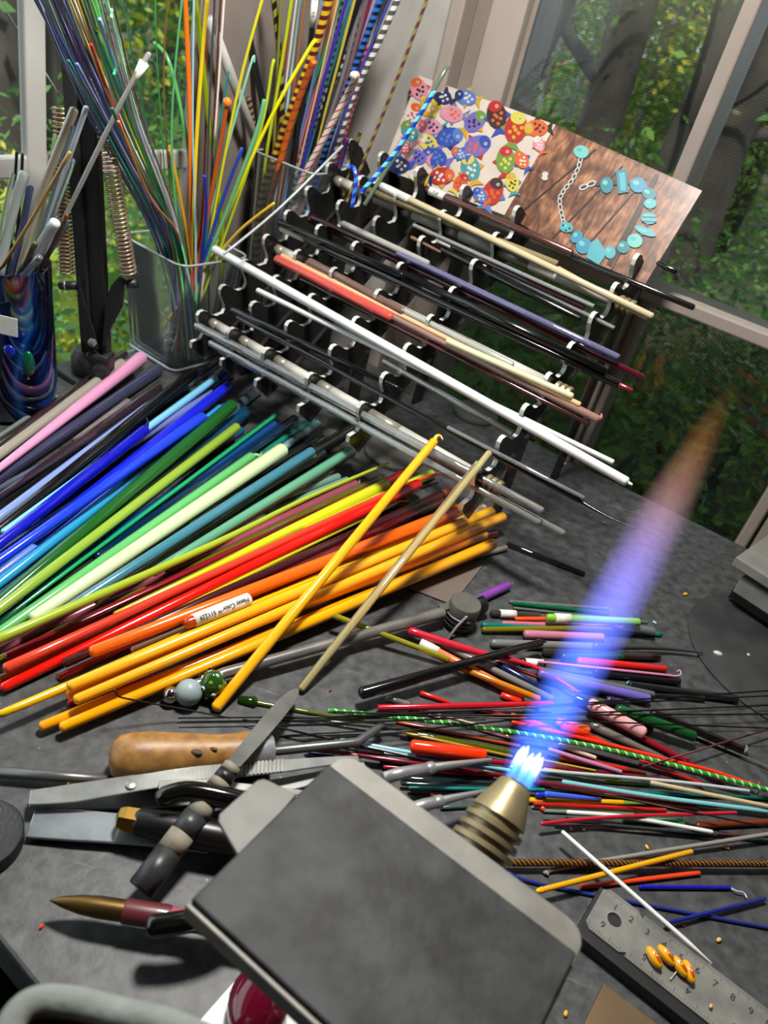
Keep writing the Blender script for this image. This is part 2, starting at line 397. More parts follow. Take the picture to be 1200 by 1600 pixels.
CR = [((0, 0, 1.5), .9), ((.7, .3, 2.2), .9), ((-.7, .2, 2.4), .9), ((0, -.4, 3.0), 1.0), ((0.3, .2, 0.9), .7)]
CB = [((0, 0, .7), .9), ((.9, .3, 1.3), 1.0), ((-.9, .2, 1.4), 1.0), ((0, -.4, 2.2), 1.1), ((0.5, .2, 3.0), 1.1)]
HI = [((0, 0, 4.2), .9), ((.7, .3, 4.6), .9), ((-.6, .2, 4.4), .9)]
tree(onray(18, 100, 4.0), .15, (.05, 0, 0), 4.5, 0, 'dark thick trunk at the far left of the left window', HI, 900, .03, seed=3, bark=1, branches=1)
tree(onray(98, 100, 4.6), .09, (-.05, 0, 0), 4.5, 0, 'slim trunk just right of the white window mullion', HI, 900, .03, seed=4, bark=1, branches=1)
tree(onray(255, 60, 9.0), .10, (.2, 0, 0), 5, 2, 'bluish green tree seen through the fan of stringers', CB, 10000, .042, seed=5)
tree(onray(150, 60, 7.5), .06, (0, 0, 0), 5, 0, 'mid green leafy tree behind the lamp arm', CB, 10000, .042, seed=6)
tree(onray(-40, 60, 7.0), .08, (0, 0, 0), 5, 1, 'yellow green foliage at the left picture edge', CB, 10000, .042, seed=16)
tree(onray(205, 60, 12.0), .1, (0, 0, 0), 5, 0, 'green tree far behind the lamp springs', CB, 10000, .042, seed=17)
tree(onray(972, 60, 5.0), .115, (.13, 0.1, 0), 5, 0, 'broad leaning trunk in the middle of the screened window', HI, 900, .03, seed=7, bark=1, branches=1)
tree(onray(850, 60, 4.5), .05, (.1, 0, 0), 5, 0, 'thin branching tree at the left side of the screened window', HI, 600, .03, seed=8, bark=1, branches=7)
tree(onray(905, 60, 9.0), .06, (-.3, 0, 0), 5, 1, 'sunlit yellow green tree left of the broad trunk', CB, 10000, .042, seed=9, bark=1)
tree(onray(1065, 120, 4.4), .05, (.25, 0, 0), 5, 0, 'slender leaning tree right of the broad trunk', HI, 600, .03, seed=10, bark=1, branches=7)
tree(onray(1085, 60, 9.5), .08, (0, 0, 0), 5, 0, 'green leafy tree left of the window mullion', CB, 10000, .042, seed=11)
tree(onray(1185, 120, 5.0), .12, (.1, 0, 0), 5, 2, 'shaded dark trunk right of the window mullion', HI, 900, .03, seed=12, bark=1, branches=2)
tree(onray(1230, 150, 8.0), .1, (0, 0, 0), 5, 0, 'shaded leafy tree at the right picture edge', CB, 10000, .042, seed=13, bark=1)
tree(onray(820, 0, 13.0), .12, (0, 0, 0), 5, 2, 'far tree just behind the left window frame post', CB, 10000, .042, seed=14)
tree(onray(872, 60, 6.0), .03, (.1, 0, 0), 5, 0, 'light green sapling left of the broad trunk', CB, 9000, .03, seed=21)
tree(onray(930, 60, 7.0), .03, (.1, 0, 0), 5, 1, 'sunlit sapling close beside the broad trunk', CB, 9000, .03, seed=22)
tree(onray(1035, 60, 6.5), .03, (.1, 0, 0), 5, 0, 'light green sapling right of the broad trunk', CB, 9000, .03, seed=23)
tree(onray(1110, 60, 7.0), .03, (.1, 0, 0), 5, 1, 'sunlit sapling behind the window mullion', CB, 9000, .03, seed=24)
tree(onray(1000, 0, 13.0), .12, (0, 0, 0), 6, 1, 'far yellow green tree behind the broad trunk', CB, 10000, .042, seed=15)
def shrub(base, sc, lk, n, label, seed):
    r = random.Random(seed); t = empty('shrub', label, 'shrub', 'undergrowth outside the windows')
    base = V(base)
    for k in range(4): tube('stem', [base, base + V((r.uniform(-.3, .3), r.uniform(-.3, .3), .7)) * sc], [.02, .008], BARK[1], t, 6)
    leaves('foliage', [(base + V((r.uniform(-.8, .8), r.uniform(-.8, .8), r.uniform(.2, 1.0))) * sc, .5 * sc) for _ in range(7)], n, .020, LEAF[lk], t, seed)
for i, (x, y, d, lk, lb) in enumerate(((60, 380, 3.4, 0, 'low green undergrowth between the blue vase and the lamp arm'), (110, 520, 2.2, 1, 'yellow leafy shrub low behind the lamp clamp'), (170, 330, 4.0, 2, 'blue green undergrowth right of the lamp arm'), (760, 460, 3.0, 0, 'dim green undergrowth seen through the rod rack'), (900, 560, 2.4, 0, 'dim green shrub below the window rail'), (1060, 460, 4.2, 0, 'shaded undergrowth behind the bracelet card'), (1040, 600, 3.4, 1, 'faint shrub low behind the flame'), (1180, 620, 3.0, 2, 'dark undergrowth at the lower right of the window'), (0, 300, 4.5, 1, 'sunlit undergrowth at the left picture edge'), (250, 200, 6.0, 0, 'green undergrowth behind the stringers'))):
    p = CAM + ray(x, y).normalized() * d
    shrub((p.x, p.y, p.z - 0.85), 1.0, lk, 7000, lb, 40 + i)
# ------------------------------------------------------------------ bench
def bench_mat():
    m = mat('bench_slate', '#2b2c2d', rough=0.5, noise=110, ncol='#4a4b4b', bump=0.3, bscale=160, nramp=(0.34, 0.68))
    nt = m.node_tree; b = nt.nodes['Principled BSDF']; rp = [n for n in nt.nodes if n.type == 'VALTORGB'][0]; tc = [n for n in nt.nodes if n.type == 'TEX_COORD'][0]
    v = nt.nodes.new('ShaderNodeTexVoronoi'); v.inputs['Scale'].default_value = 150
    nt.links.new(tc.outputs['Object'], v.inputs['Vector'])
    mr = nt.nodes.new('ShaderNodeMapRange'); mr.inputs[1].default_value = 0.055; mr.inputs[2].default_value = 0.075; mr.inputs[3].default_value = 0.75; mr.inputs[4].default_value = 0.0
    nt.links.new(v.outputs['Distance'], mr.inputs[0])
    n2 = nt.nodes.new('ShaderNodeTexNoise'); n2.inputs['Scale'].default_value = 22; nt.links.new(tc.outputs['Object'], n2.inputs['Vector'])
    gt = nt.nodes.new('ShaderNodeMath'); gt.operation = 'GREATER_THAN'; gt.inputs[1].default_value = 0.56; nt.links.new(n2.outputs['Fac'], gt.inputs[0])
    mu = nt.nodes.new('ShaderNodeMath'); mu.operation = 'MULTIPLY'; nt.links.new(mr.outputs[0], mu.inputs[0]); nt.links.new(gt.outputs[0], mu.inputs[1])
    mx = nt.nodes.new('ShaderNodeMix'); mx.data_type = 'RGBA'; mx.inputs[7].default_value = hx('#a9aaa8')
    nt.links.new(mu.outputs[0], mx.inputs[0]); nt.links.new(rp.outputs[0], mx.inputs[6])
    # fine pale scratches
    mp = nt.nodes.new('ShaderNodeMapping'); mp.inputs['Scale'].default_value = (14, 160, 60); mp.inputs['Rotation'].default_value = (0, 0, 0.7); nt.links.new(tc.outputs['Object'], mp.inputs['Vector'])
    n3 = nt.nodes.new('ShaderNodeTexNoise'); n3.inputs['Scale'].default_value = 1.0; n3.inputs['Distortion'].default_value = 1.5; n3.inputs['Detail'].default_value = 5; nt.links.new(mp.outputs[0], n3.inputs['Vector'])
    m3 = nt.nodes.new('ShaderNodeMapRange'); m3.inputs[1].default_value = 0.69; m3.inputs[2].default_value = 0.76; m3.inputs[3].default_value = 0.0; m3.inputs[4].default_value = 0.35; nt.links.new(n3.outputs['Fac'], m3.inputs[0])
    mx2 = nt.nodes.new('ShaderNodeMix'); mx2.data_type = 'RGBA'; mx2.inputs[7].default_value = hx('#8d8e8c'); nt.links.new(m3.outputs[0], mx2.inputs[0]); nt.links.new(mx.outputs[2], mx2.inputs[6])
    nt.links.new(mx2.outputs[2], b.inputs['Base Color']); return m
BM = bench_mat()
A0, A1 = P(0, 1470), P(100, 1595); ed = (A1 - A0).normalized()
def isect(p, d, q, e):
    den = d.x * e.y - d.y * e.x; t = ((q.x - p.x) * e.y - (q.y - p.y) * e.x) / den; return p + d * t
G = 0.004
cor = CN + WR * G - WL * G
fl = isect(A0, ed, PL0 + WR * G, WL); fr_ = isect(A0, ed, CN + WR * 1.5, WL)
rb = CN + WR * 1.5 - WL * G
bench = empty('workbench', 'dark slate grey workbench top carrying all the glass and tools', 'workbench')
prism('bench_top', [fl, fr_, rb, cor], -UP * 0.03, BM, bench, 0.002)
for p in (fl.lerp(rb, .06), fr_.lerp(cor, .06), rb.lerp(fl, .06), cor.lerp(fr_, .06)):
    box('leg', V((p.x, p.y, (ZF - 0.03) / 2)), (WR, WL, UP), (.05, .05, -ZF - 0.03), mat('leg_wood', '#3a322a', rough=0.6), bench)

# ------------------------------------------------------------------ glass rods lying in piles
SEG = []                                      # (p0, p1, r) already lying on the bench
def segdist(p0, p1, A, B):
    """distances from segment p0p1 to many segments (vectorised, sampled)"""
    t = np.linspace(0, 1, 41)[:, None]; pts = p0[None] * (1 - t) + p1[None] * t
    d = B - A; L = (d * d).sum(1)
    w_ = pts[:, None, :] - A[None]; k = np.clip((w_ * d[None]).sum(2) / np.maximum(L, 1e-12)[None], 0, 1)
    return np.sqrt(((w_ - k[..., None] * d[None]) ** 2).sum(2)).min(0)
def clear_of(p0, p1, r):
    if not SEG: return True
    A = np.array([s[0] for s in SEG]); B = np.array([s[1] for s in SEG]); R = np.array([s[2] for s in SEG])
    return bool((segdist(np.array(p0), np.array(p1), A, B) >= (R + r) * 0.93).all())
def settle(x0, y0, x1, y1, r, zmin=0.0, zmax=0.12):
    """lowest resting place for a rod whose ends are seen at two pixels"""
    st_ = max(0.0006, r * 0.3); z = zmin + r + 0.0002
    while z < zmax and not clear_of(P(x0, y0, z), P(x1, y1, z), r): z += st_
    za = zb = z
    while za - st_ > zmin + r and clear_of(P(x0, y0, za - st_), P(x1, y1, zb), r): za -= st_
    while zb - st_ > zmin + r and clear_of(P(x0, y0, za), P(x1, y1, zb - st_), r): zb -= st_
    return P(x0, y0, za), P(x1, y1, zb)
def paper_label(root, p0, p1, r, t0, t1, s=None, flip=False, name='paper_label'):
    p0, p1 = V(p0), V(p1); a, b = p0.lerp(p1, t0), p0.lerp(p1, t1)
    o = tube(name, [a, b], r * 1.06 + 0.0002, PAPER, root, 14, 'flat')
    if s:
        c = a.lerp(b, .5); d = (b - a).normalized(); view = (CAM - c).normalized(); up = view.cross(d).normalized(); nrm = d.cross(up)
        if nrm.dot(view) < 0: nrm = -nrm
        n_ = (view - d * view.dot(d)).normalized()
        xd = -d if flip else d; yd = n_.cross(xd)
        text('label_print', s, c + n_ * (r * 1.06 + 0.0006), xd, yd, min(r * 1.15, (b - a).length / (0.56 * max(len(s), 3))), INK, o)
    return o
def lay(label, color, ends, wpx, kind='o', cat='glass rod', group=None, lab=None, tip=None, zmin=0.0, cap='round', twist=None, name='glass_rod', hook=None, n=10):
    """a rod resting on whatever lies below it. ends: (x0,y0,x1,y1[,more pixels])"""
    if not hasattr(wpx, '__len__'): wpx = (wpx, wpx)
    if ends[-2] >= 1200:      # runs out of the frame: ends somewhere beyond it
        k_ = rnd.uniform(30, 190); dx_, dy_ = ends[-2] - ends[-4], ends[-1] - ends[-3]; l_ = math.hypot(dx_, dy_); ends = tuple(ends[:-2]) + (ends[-2] + dx_ / l_ * k_, ends[-1] + dy_ / l_ * k_)
    x0, y0 = ends[:2]; x1, y1 = ends[-2:]
    r0 = wr(wpx[0], P(x0, y0, .01)); r1 = wr(wpx[1], P(x1, y1, .01)); rm = max((r0 + r1) / 2, min(r0, r1))
    p0, p1 = settle(x0, y0, x1, y1, rm, zmin)
    pts = [p0]
    mids = list(zip(ends[2:-2:2], ends[3:-2:2]))
    for (mx, my) in mids:
        f = ((mx - x0) * (x1 - x0) + (my - y0) * (y1 - y0)) / ((x1 - x0) ** 2 + (y1 - y0) ** 2)
        pts.append(P(mx, my, p0.z + (p1.z - p0.z) * min(max(f, 0), 1)))
    pts.append(p1)
    for a, b in zip(pts, pts[1:]): SEG.append((tuple(a), tuple(b), rm))
    sp = smooth_path(pts, 6)
    parts = bool(lab or tip or hook)
    root = empty(name, label, cat, group) if parts else None
    body = 'body' if parts else name
    if twist:
        o = twist_tube(body, sp, rm, [glass(c_, kind) for c_ in twist[0]], twist[1], root, pattern=twist[2] if len(twist) > 2 else None)
    else:
        o = tube(body, sp, [r0, r1], glass(color, kind), root, n, cap)
    if not parts: tag(o, label, cat, group)
    if lab:
        for L_ in lab: paper_label(root, p0, p1, max(r0, r1), *L_)
    if tip:   # (which end, colour, radius factor, length factor)
        e, d, rr = (p1, (p1 - p0).normalized(), r1) if tip[0] == 1 else (p0, (p0 - p1).normalized(), r0)
        tube('tip', [e - d * rr * .5, e + d * rr * tip[3]], [rr * tip[2] * 1.04, rr * tip[2] * .7], glass(tip[1], kind), root, 10)
    if hook:  # pulled thread at one end: (end, colour, [pixel offsets])
        e = p1 if hook[0] == 1 else p0
        bx_, by_ = (x1, y1) if hook[0] == 1 else (x0, y0)
        hp = [e] + [P(bx_ + dx, by_ + dy, e.z + 0.001) for dx, dy in hook[2]]
        tube('pulled_tip', smooth_path(hp, 5), [(r1 if hook[0] == 1 else r0) * .55, 0.0004], glass(hook[1], kind), root, 6)
    return (root or o), p0, p1

GF = 'fan of colour-sorted rods on the bench'
E_ = lay
# --- fan, bottom layer first
fan = [
 ('grey transparent glass rod at the upper left edge of the fan', '#8d9690', (-40, 716, 108, 612), 8, 't'),
 ('pale green-grey transparent rod at the very top left of the fan', '#a9b5ac', (-40, 708, 90, 620), 6, 't'),
 ('clear pinkish rod stub behind the slate purple rod in the fan', '#b9a8ad', (120, 690, 200, 630), 13, 't'),
 ('pale clear glass stub near the mauve rods in the fan', '#b8b4b4', (100, 718, 195, 648), 9, 't'),
 ('dark mauve transparent rod in the fan, under the slate purple one', '#4a3542', (-20, 792, 248, 606), 12, 't'),
 ('thin plum rod crossing low in the left of the fan', '#4d3a52', (-15, 784, 150, 680), 6, 't'),
 ('grey blue thin rod low at the left edge of the fan', '#7f8fb0', (-20, 772, 60, 730), 8, 't'),
 ('jet black rod lying between the beige and pink rods', '#0c0b0c', (-25, 745, 205, 588), 11, 'o'),
 ('chocolate brown rod, top of the fan beside the beige one', '#2f2023', (-40, 725, 194, 553), 11, 'o'),
 ('beige grey rod between chocolate brown and black in the fan', '#9d968a', (-30, 732, 190, 568), 13, 'o'),
 ('square ended bottle green transparent rod in mid fan', '#34471f', (203, 876, 300, 806), 12, 't'),
 ('steel blue rod ending at the rack foot in the fan', '#5f7f9a', (170, 690, 346, 564), 9, 't'),
 ('thick navy transparent rod ending at the rack foot', '#101c62', (45, 822, 358, 582), 17, 't'),
 ('lavender blue rod below the bright cobalt rod tip', '#8592d8', (120, 745, 331, 616), 11, 'm'),
 ('short sky blue rod showing beside the black rod end', '#8a98dd', (195, 665, 277, 613), 9, 'o'),
 ('pale aqua transparent rod tip right of the navy rods', '#9cc4d0', (300, 690, 350, 635), 8, 't'),
 ('pale frosted blue rod ending under the rack', '#7f9aa0', (290, 700, 402, 610), 13, 't'),
 ('light turquoise rod beneath the dark green rod', '#2c9ccc', (-25, 930, 345, 640), 13, 'o'),
 ('teal blue transparent rod right of the dark green rod', '#0a5f8a', (-20, 952, 384, 644), 17, 't'),
 ('aqua blue rod with pulled tip below the lime rod', '#1c86c4', (60, 890, 378, 672), 9, 't'),
 ('very dark teal rod right of the lime green rod', '#0b3436', (-20, 985, 384, 690), 13, 't'),
 ('clear smoky rod beside the thin emerald rod', '#5e6c68', (-10, 990, 435, 645), 8, 't'),
 ('bright azure transparent rod right of the emerald thread', '#1565c0', (40, 930, 428, 664), 12, 't'),
 ('deep ocean blue rod tip near the mint rod', '#0b3a66', (150, 870, 460, 655), 12, 't'),
 ('emerald teal rod end behind the pale mint rod', '#0f7a66', (330, 755, 487, 658), 11, 'o'),
 ('pale blue glass rod end behind the mint rod', '#8fc2c8', (350, 765, 496, 662), 10, 'm'),
 ('black olive transparent rod below the mint rod', '#20261c', (200, 880, 500, 680), 11, 't'),
 ('dark olive transparent rod in the middle of the fan', '#3a4212', (240, 862, 502, 708), 16, 't'),
 ('smoky olive rod ending behind the rack bracket', '#33361f', (300, 822, 556, 664), 11, 't'),
 ('clear grey-green rod between steel blue and olive rods', '#8f9a84', (150, 940, 490, 712), 8, 't'),
 ('lime stub with knotted end right of the sage rod', '#a3bd4e', (330, 840, 513, 742), 7, 'o'),
 ('pale sea-green rod end behind the lime point', '#7fa898', (380, 800, 528, 745), 10, 'm'),
 ('second sea-green rod end beside the lime point', '#8ab5a4', (420, 800, 542, 750), 9, 'm'),
 ('dark clear rod with pitted end by the sage rod', '#46523c', (260, 890, 551, 708), 9, 't'),
]
FW = lambda w_: tuple(x * 1.28 for x in w_) if hasattr(w_, '__len__') else w_ * 1.28
for a in fan: E_(a[0], a[1], a[2], FW(a[3]), a[4], group=GF)
fan2 = [
 ('slate purple thick rod below the pink rod', '#3a3b58', (-30, 765, 248, 577), 14, 'o', {}),
 ('bubblegum pink rod, the only pink in the fan', '#e79cc4', (-22, 748, 220, 560), (8, 17), 'o', {}),
 ('periwinkle rod left of the thick black rod', '#8298d2', (-25, 826, 228, 638), 12, 'o', {'tip': (1, '#9db0e6', .9, 8)}),
 ('thick black rod through the blue part of the fan', '#0a090b', (-25, 846, 302, 583), 14, 'o', {}),
 ('pale sky blue rod right of the thick black rod', '#7cc4e6', (6, 832, 336, 592), 9, 'o', {}),
 ('deep cobalt rod with a pulled black point', '#0d12b4', (-25, 868, 226, 672), 13, 'o', {'hook': (1, '#0a0c50', [(3, -6), (5, -14), (2, -20)])}),
 ('royal blue rod lying low in the blue rods', '#2f4fc0', (-25, 886, 130, 780), 15, 'm', {}),
 ('bright cobalt rod with rounded tip below the navy one', '#1421d2', (58, 836, 355, 604), 13, 'o', {}),
 ('midnight blue rod end under the ultramarine rod', '#0c0f7a', (190, 742, 323, 657), 11, 't', {}),
 ('ultramarine rod with flat round end', '#1a3ee6', (-25, 893, 316, 652), 12, 'o', {}),
 ('cornflower rod with torn tip over the turquoise rod', '#6a86ec', (-25, 913, 240, 718), 12, 'o', {'hook': (1, '#8ba2f0', [(6, -5), (8, -14), (3, -13)])}),
 ('dark leaf green rod across the blue rods', '#16591c', (-25, 962, 362, 634), 15, 'o', {}),
 ('lime green rod with knotted tip beside the dark green', '#8fae38', (-25, 970, 369, 668), 12, 'o', {}),
 ('thin emerald rod between lime and light green rods', '#0f9a62', (-20, 986, 432, 648), 5, 'o', {}),
 ('light green rod with curled tip beside pale mint rod', '#62b868', (-25, 1006, 392, 714), (14, 12), 'o', {'hook': (1, '#7ac87e', [(8, -3), (14, -2), (17, -8)])}),
 ('thick pale mint rod, palest in the fan', '#cfe4ae', (52, 966, 440, 704), (16, 18), 'o', {}),
 ('steel teal rod right of the pale mint rod', '#3f7e92', (100, 955, 486, 706), 12, 'o', {}),
 ('sage green rod with rounded tip by the rack disc', '#5f9f80', (240, 894, 549, 704), 12, 'o', {}),
 ('olive lime rod drawn to a long thin point', '#9fb22c', (-20, 1006, 330, 852, 480, 778, 606, 724), (13, 3), 'o', {}),
 ('dusty rose rod with a clear pulled tip', '#8e4452', (-15, 1022, 556, 757), 12, 'o', {'hook': (1, '#c8b8b4', [(5, -3), (6, -8)])}),
 ('olive yellow transparent rod right of the rose rod', '#8a8a1e', (-15, 1036, 592, 748), 9, 't', {}),
 ('dark crimson rod between olive and coral rods', '#8e1220', (12, 1026, 628, 742), 12, 'o', {}),
 ('acid yellow rod with wide rounded end', '#cfd21e', (180, 960, 602, 757), (8, 15), 'o', {}),
 ('bright yellow green rod tip poking past the red ones', '#c6d228', (480, 830, 674, 741), 12, 'o', {}),
 ('coral red rod ending in a needle point', '#d4402a', (10, 1044, 560, 792, 640, 756, 687, 739), (14, 3), 'o', {}),
 ('honey orange transparent rod at the left tail of the fan', '#c8761c', (-10, 1066, 616, 784), 11, 'm', {}),
 ('vivid scarlet rod, brightest red of the fan', '#e8160c', (6, 1074, 653, 757), 13, 'o', {}),
 ('thin yellow rod with bent hook at its end', '#c4b81c', (160, 1010, 618, 786), 5, 'o', {'hook': (1, '#d8c820', [(10, -3), (19, -3), (16, -14), (12, -16)])}),
 ('dark maroon rod with an orange brown end', '#3a1016', (102, 1036, 690, 773), 12, 'o', {'tip': (1, '#a8501c', .95, 5)}),
 ('blood red transparent rod under the labelled orange rod', '#7c0f12', (92, 1060, 690, 783), 11, 't', {}),
 ('ivory rod half hidden among the orange rods', '#e0c8a4', (208, 1016, 756, 793), 9, 'o', {}),
 ('deep orange red rod beside the labelled rod', '#d8421a', (292, 974, 735, 788), 12, 'm', {}),
]
for a in fan2: E_(a[0], a[1], a[2], FW(a[3]), a[4], group=GF, **a[5])
fan3 = [
 ('transparent clear rod lowest under the yellow orange rods', '#c8c4b0', (520, 928, 790, 856), 8, 't', {}),
 ('small crimson rod end under the orange tips', '#b01224', (108, 1099, 300, 1040), 8, 'o', {}),
 ('crimson rod end poking from the yellow orange rods', '#c01020', (560, 898, 774, 833), 10, 'o', {}),
 ('lowest amber orange rod with slanted cut end', '#f09c0c', (66, 1135, 760, 856), 14, 'o', {}),
 ('front amber orange rod nearest the beads', '#f4a408', (98, 1136, 770, 850), 14, 'o', {}),
 ('golden yellow rod running out thin to the left edge', '#e8b408', (0, 1113, 110, 1070, 705, 812), (7, 11), 'o', {}),
 ('amber rod below the golden yellow rod', '#f0a010', (108, 1086, 756, 836), 13, 'o', {'hook': (1, '#f0a010', [(5, -2), (9, -4)])}),
 ('amber rod with flat left end above the crimson stub', '#f2a81a', (120, 1093, 785, 808), 13, 'o', {}),
 ('warm yellow orange rod right under the labelled rod', '#f2ae20', (110, 1072, 767, 800), 14, 'o', {}),
 ('thick orange rod with a paper maker label', '#ee6414', (145, 1018, 720, 796), 15, 'o', {}),
 ('short orange stub carrying the white printed label', '#d4481c', (292, 974, 388, 936), 14, 'm', {'lab': [(0.1, 1.0, 'Messy Color\u2122 511229', True)]}),
]
for a in fan3: E_(a[0], a[1], a[2], FW(a[3]), a[4], group=GF, **a[5])
# ------------------------------------------------------------------ short rods on the right
GS = 'short rods scattered on the right of the bench'
sc = [
 ('clear thin rod beside the thin emerald rod', '#d8e0dc', (797, 940, 950, 951), 5, 'c', {}),
 ('thin emerald rod at the top of the short rods', '#0e8a56', (803, 943, 950, 958), 6, 't', {}),
 ('clear thread rod drawn out below the emerald rod', '#d0d8d4', (803, 950, 1010, 972), 4, 'c', {}),
 ('smoky brown flat rod wearing a torn paper tag', '#5a5248', (769, 958, 841, 962), 10, 't', {'lab': [(0.16, 0.5)]}),
 ('short orange stub between tag and lime rod', '#e8501c', (806, 967, 852, 967), 6, 'o', {}),
 ('dusty mauve pink thin rod under the lime rod', '#c06a7c', (786, 974, 972, 980), 7, 'o', {}),
 ('teal green pointed rod below the lime rod', '#0a6c64', (755, 977, 1010, 990, 1026, 992), (9, 4), 'o', {}),
 ('clear flattened rod end under the lime rod tip', '#c8d4d4', (960, 976, 1020, 986), 11, 'c', {}),
 ('fresh lime rod with a printed white label', '#7ab82c', (857, 965, 997, 972), 11, 'o', {'lab': [(0.07, 0.24)]}),
 ('olive yellow rod with a pinched left end', '#a8a01c', (755, 984, 955, 981), 8, 't', {}),
 ('dusty pink rod above the grey rods', '#bb7488', (822, 991, 940, 996), 12, 'o', {}),
 ('mid grey rod below the dusty pink rod', '#6f706e', (770, 1005, 960, 1012), 12, 'o', {}),
 ('charcoal rod tapering to a needle on the right', '#3a3b3b', (930, 1010, 1030, 1012, 1098, 1020), (11, 2), 'o', {}),
 ('smoky transparent rod with a dark red tip', '#4c463e', (851, 1019, 1018, 1026), 11, 't', {'tip': (1, '#4a0c10', 1.0, 2.2)}),
 ('small dark green rod end under the smoky rod', '#0f4a2a', (880, 1026, 972, 1026), 9, 'o', {}),
 ('plum black rod under the pink thread rod', '#231a20', (930, 1050, 1060, 1064), 11, 'o', {}),
 ('scarlet rod with rounded end right of the flame', '#c81c1a', (905, 1033, 1038, 1045), 11, 'o', {}),
 ('dark rod stub with a cream paper sleeve', '#241c1c', (815, 1034, 850, 1037), 10, 'o', {'lab': [(0.15, 0.95)]}),
 ('pink thread rod with a curled right end', '#d07aa4', (842, 1034, 1050, 1056), 4, 'o', {'hook': (1, '#e0a0c0', [(8, 0), (14, -3), (12, -9), (8, -7)])}),
 ('long charcoal rod at the lower right', '#2c2d2e', (985, 1070, 1150, 1092), 11, 't', {}),
 ('thin dark needle rod at the far right', '#1d1d1e', (1005, 1085, 1100, 1090), 5, 'o', {}),
 ('clear grey rod over the lavender rod', '#8c918e', (842, 1046, 1020, 1085), 9, 't', {}),
 ('lavender rod with rounded end', '#6c5cb4', (845, 1053, 1012, 1092), 14, 'o', {}),
 ('faceted clear purple bit under the lavender rod', '#4a3c5c', (950, 1094, 980, 1100), 12, 't', {}),
 ('navy rod left of the flame base', '#141c48', (778, 1038, 858, 1083), 10, 'o', {}),
 ('grey rod beside the salmon rod', '#74746f', (682, 1002, 862, 1092), 10, 'o', {}),
 ('salmon orange rod with a white barcode label', '#e87448', (660, 1006, 816, 1088), 12, 'o', {'lab': [(-0.02, 0.16)]}),
 ('lemon transparent rod turning amber at its end', '#c8c030', (522, 962, 700, 1030), 8, 't', {}),
 ('amber orange end of the lemon rod by the salmon rod', '#e88c14', (712, 1040, 842, 1092), 9, 'm', {}),
 ('crimson pink rod drawn thin to the right', '#c42038', (640, 986, 750, 1020, 830, 1040, 900, 1078), (12, 3), 'o', {}),
 ('coral thread rod under the flame', '#e04848', (776, 1033, 870, 1068, 905, 1080, 930, 1068), 4, 'o', {}),
 ('small vermilion stub by the salmon rod end', '#e02c10', (785, 1086, 812, 1096), 9, 'o', {}),
 ('small red thin rod above the long crimson rod', '#cc1c14', (658, 1083, 702, 1098), (8, 5), 'o', {}),
 ('clear glass shard left of the long crimson rod', '#d8dcd8', (606, 1091, 638, 1100), 8, 'c', {}),
 ('long crimson rod lying left to right', '#b01424', (592, 1106, 862, 1100), 9, 'o', {}),
 ('navy pointed rod under the pale pink rod', '#10183c', (900, 1092, 1016, 1140), 13, 't', {}),
 ('dark green thick rod with rounded end', '#0c4a20', (966, 1108, 1083, 1150), 15, 'o', {}),
 ('plum smoky rod with a clear pulled end', '#241a20', (1020, 1115, 1158, 1172), 14, 't', {'hook': (1, '#c0b8b4', [(5, 2), (9, -2), (8, -8)])}),
 ('thin clear rod pointing to the right edge', '#c8ccc8', (1086, 1150, 1200, 1198), 3, 'c', {}),
 ('pale pink thick rod with broken ends', '#dca0a0', (924, 1100, 1004, 1144), 17, 'o', {}),
 ('grey taupe rod tapering under the green cane', '#6a625c', (926, 1134, 1042, 1188), (14, 7), 'o', {}),
 ('orange stub at the foot of the flame', '#e8682c', (872, 1128, 918, 1140), 12, 'o', {}),
 ('dark crimson long rod crossing to the lower right', '#8c1424', (924, 1112, 1078, 1192), 9, 'o', {}),
 ('maroon clear rod end below the vermilion cane', '#5a1018', (1070, 1190, 1130, 1226), 7, 't', {}),
]
SW = lambda w_: tuple(x * 1.18 for x in w_) if hasattr(w_, '__len__') else w_ * 1.18
for a in sc: E_(a[0], a[1], a[2], SW(a[3]), a[4], group=GS, **a[5])
# one long black rod over the yellow, with its broken twin below
E_('short black rod wedge beneath the long black rod', '#0c0c0d', (596, 1078, 655, 1060), 9, 'o', group=GS)
E_('long black rod tapering up to the right', '#0b0b0c', (566, 1083, 845, 1004), (20, 12), 'o', group=GS, hook=(1, '#0b0b0c', [(4, -1), (9, -1)]))
E_('dark purple square rod lying alone behind the short rods', '#2e2230', (794, 850, 912, 896), 9, 't', group=GS)
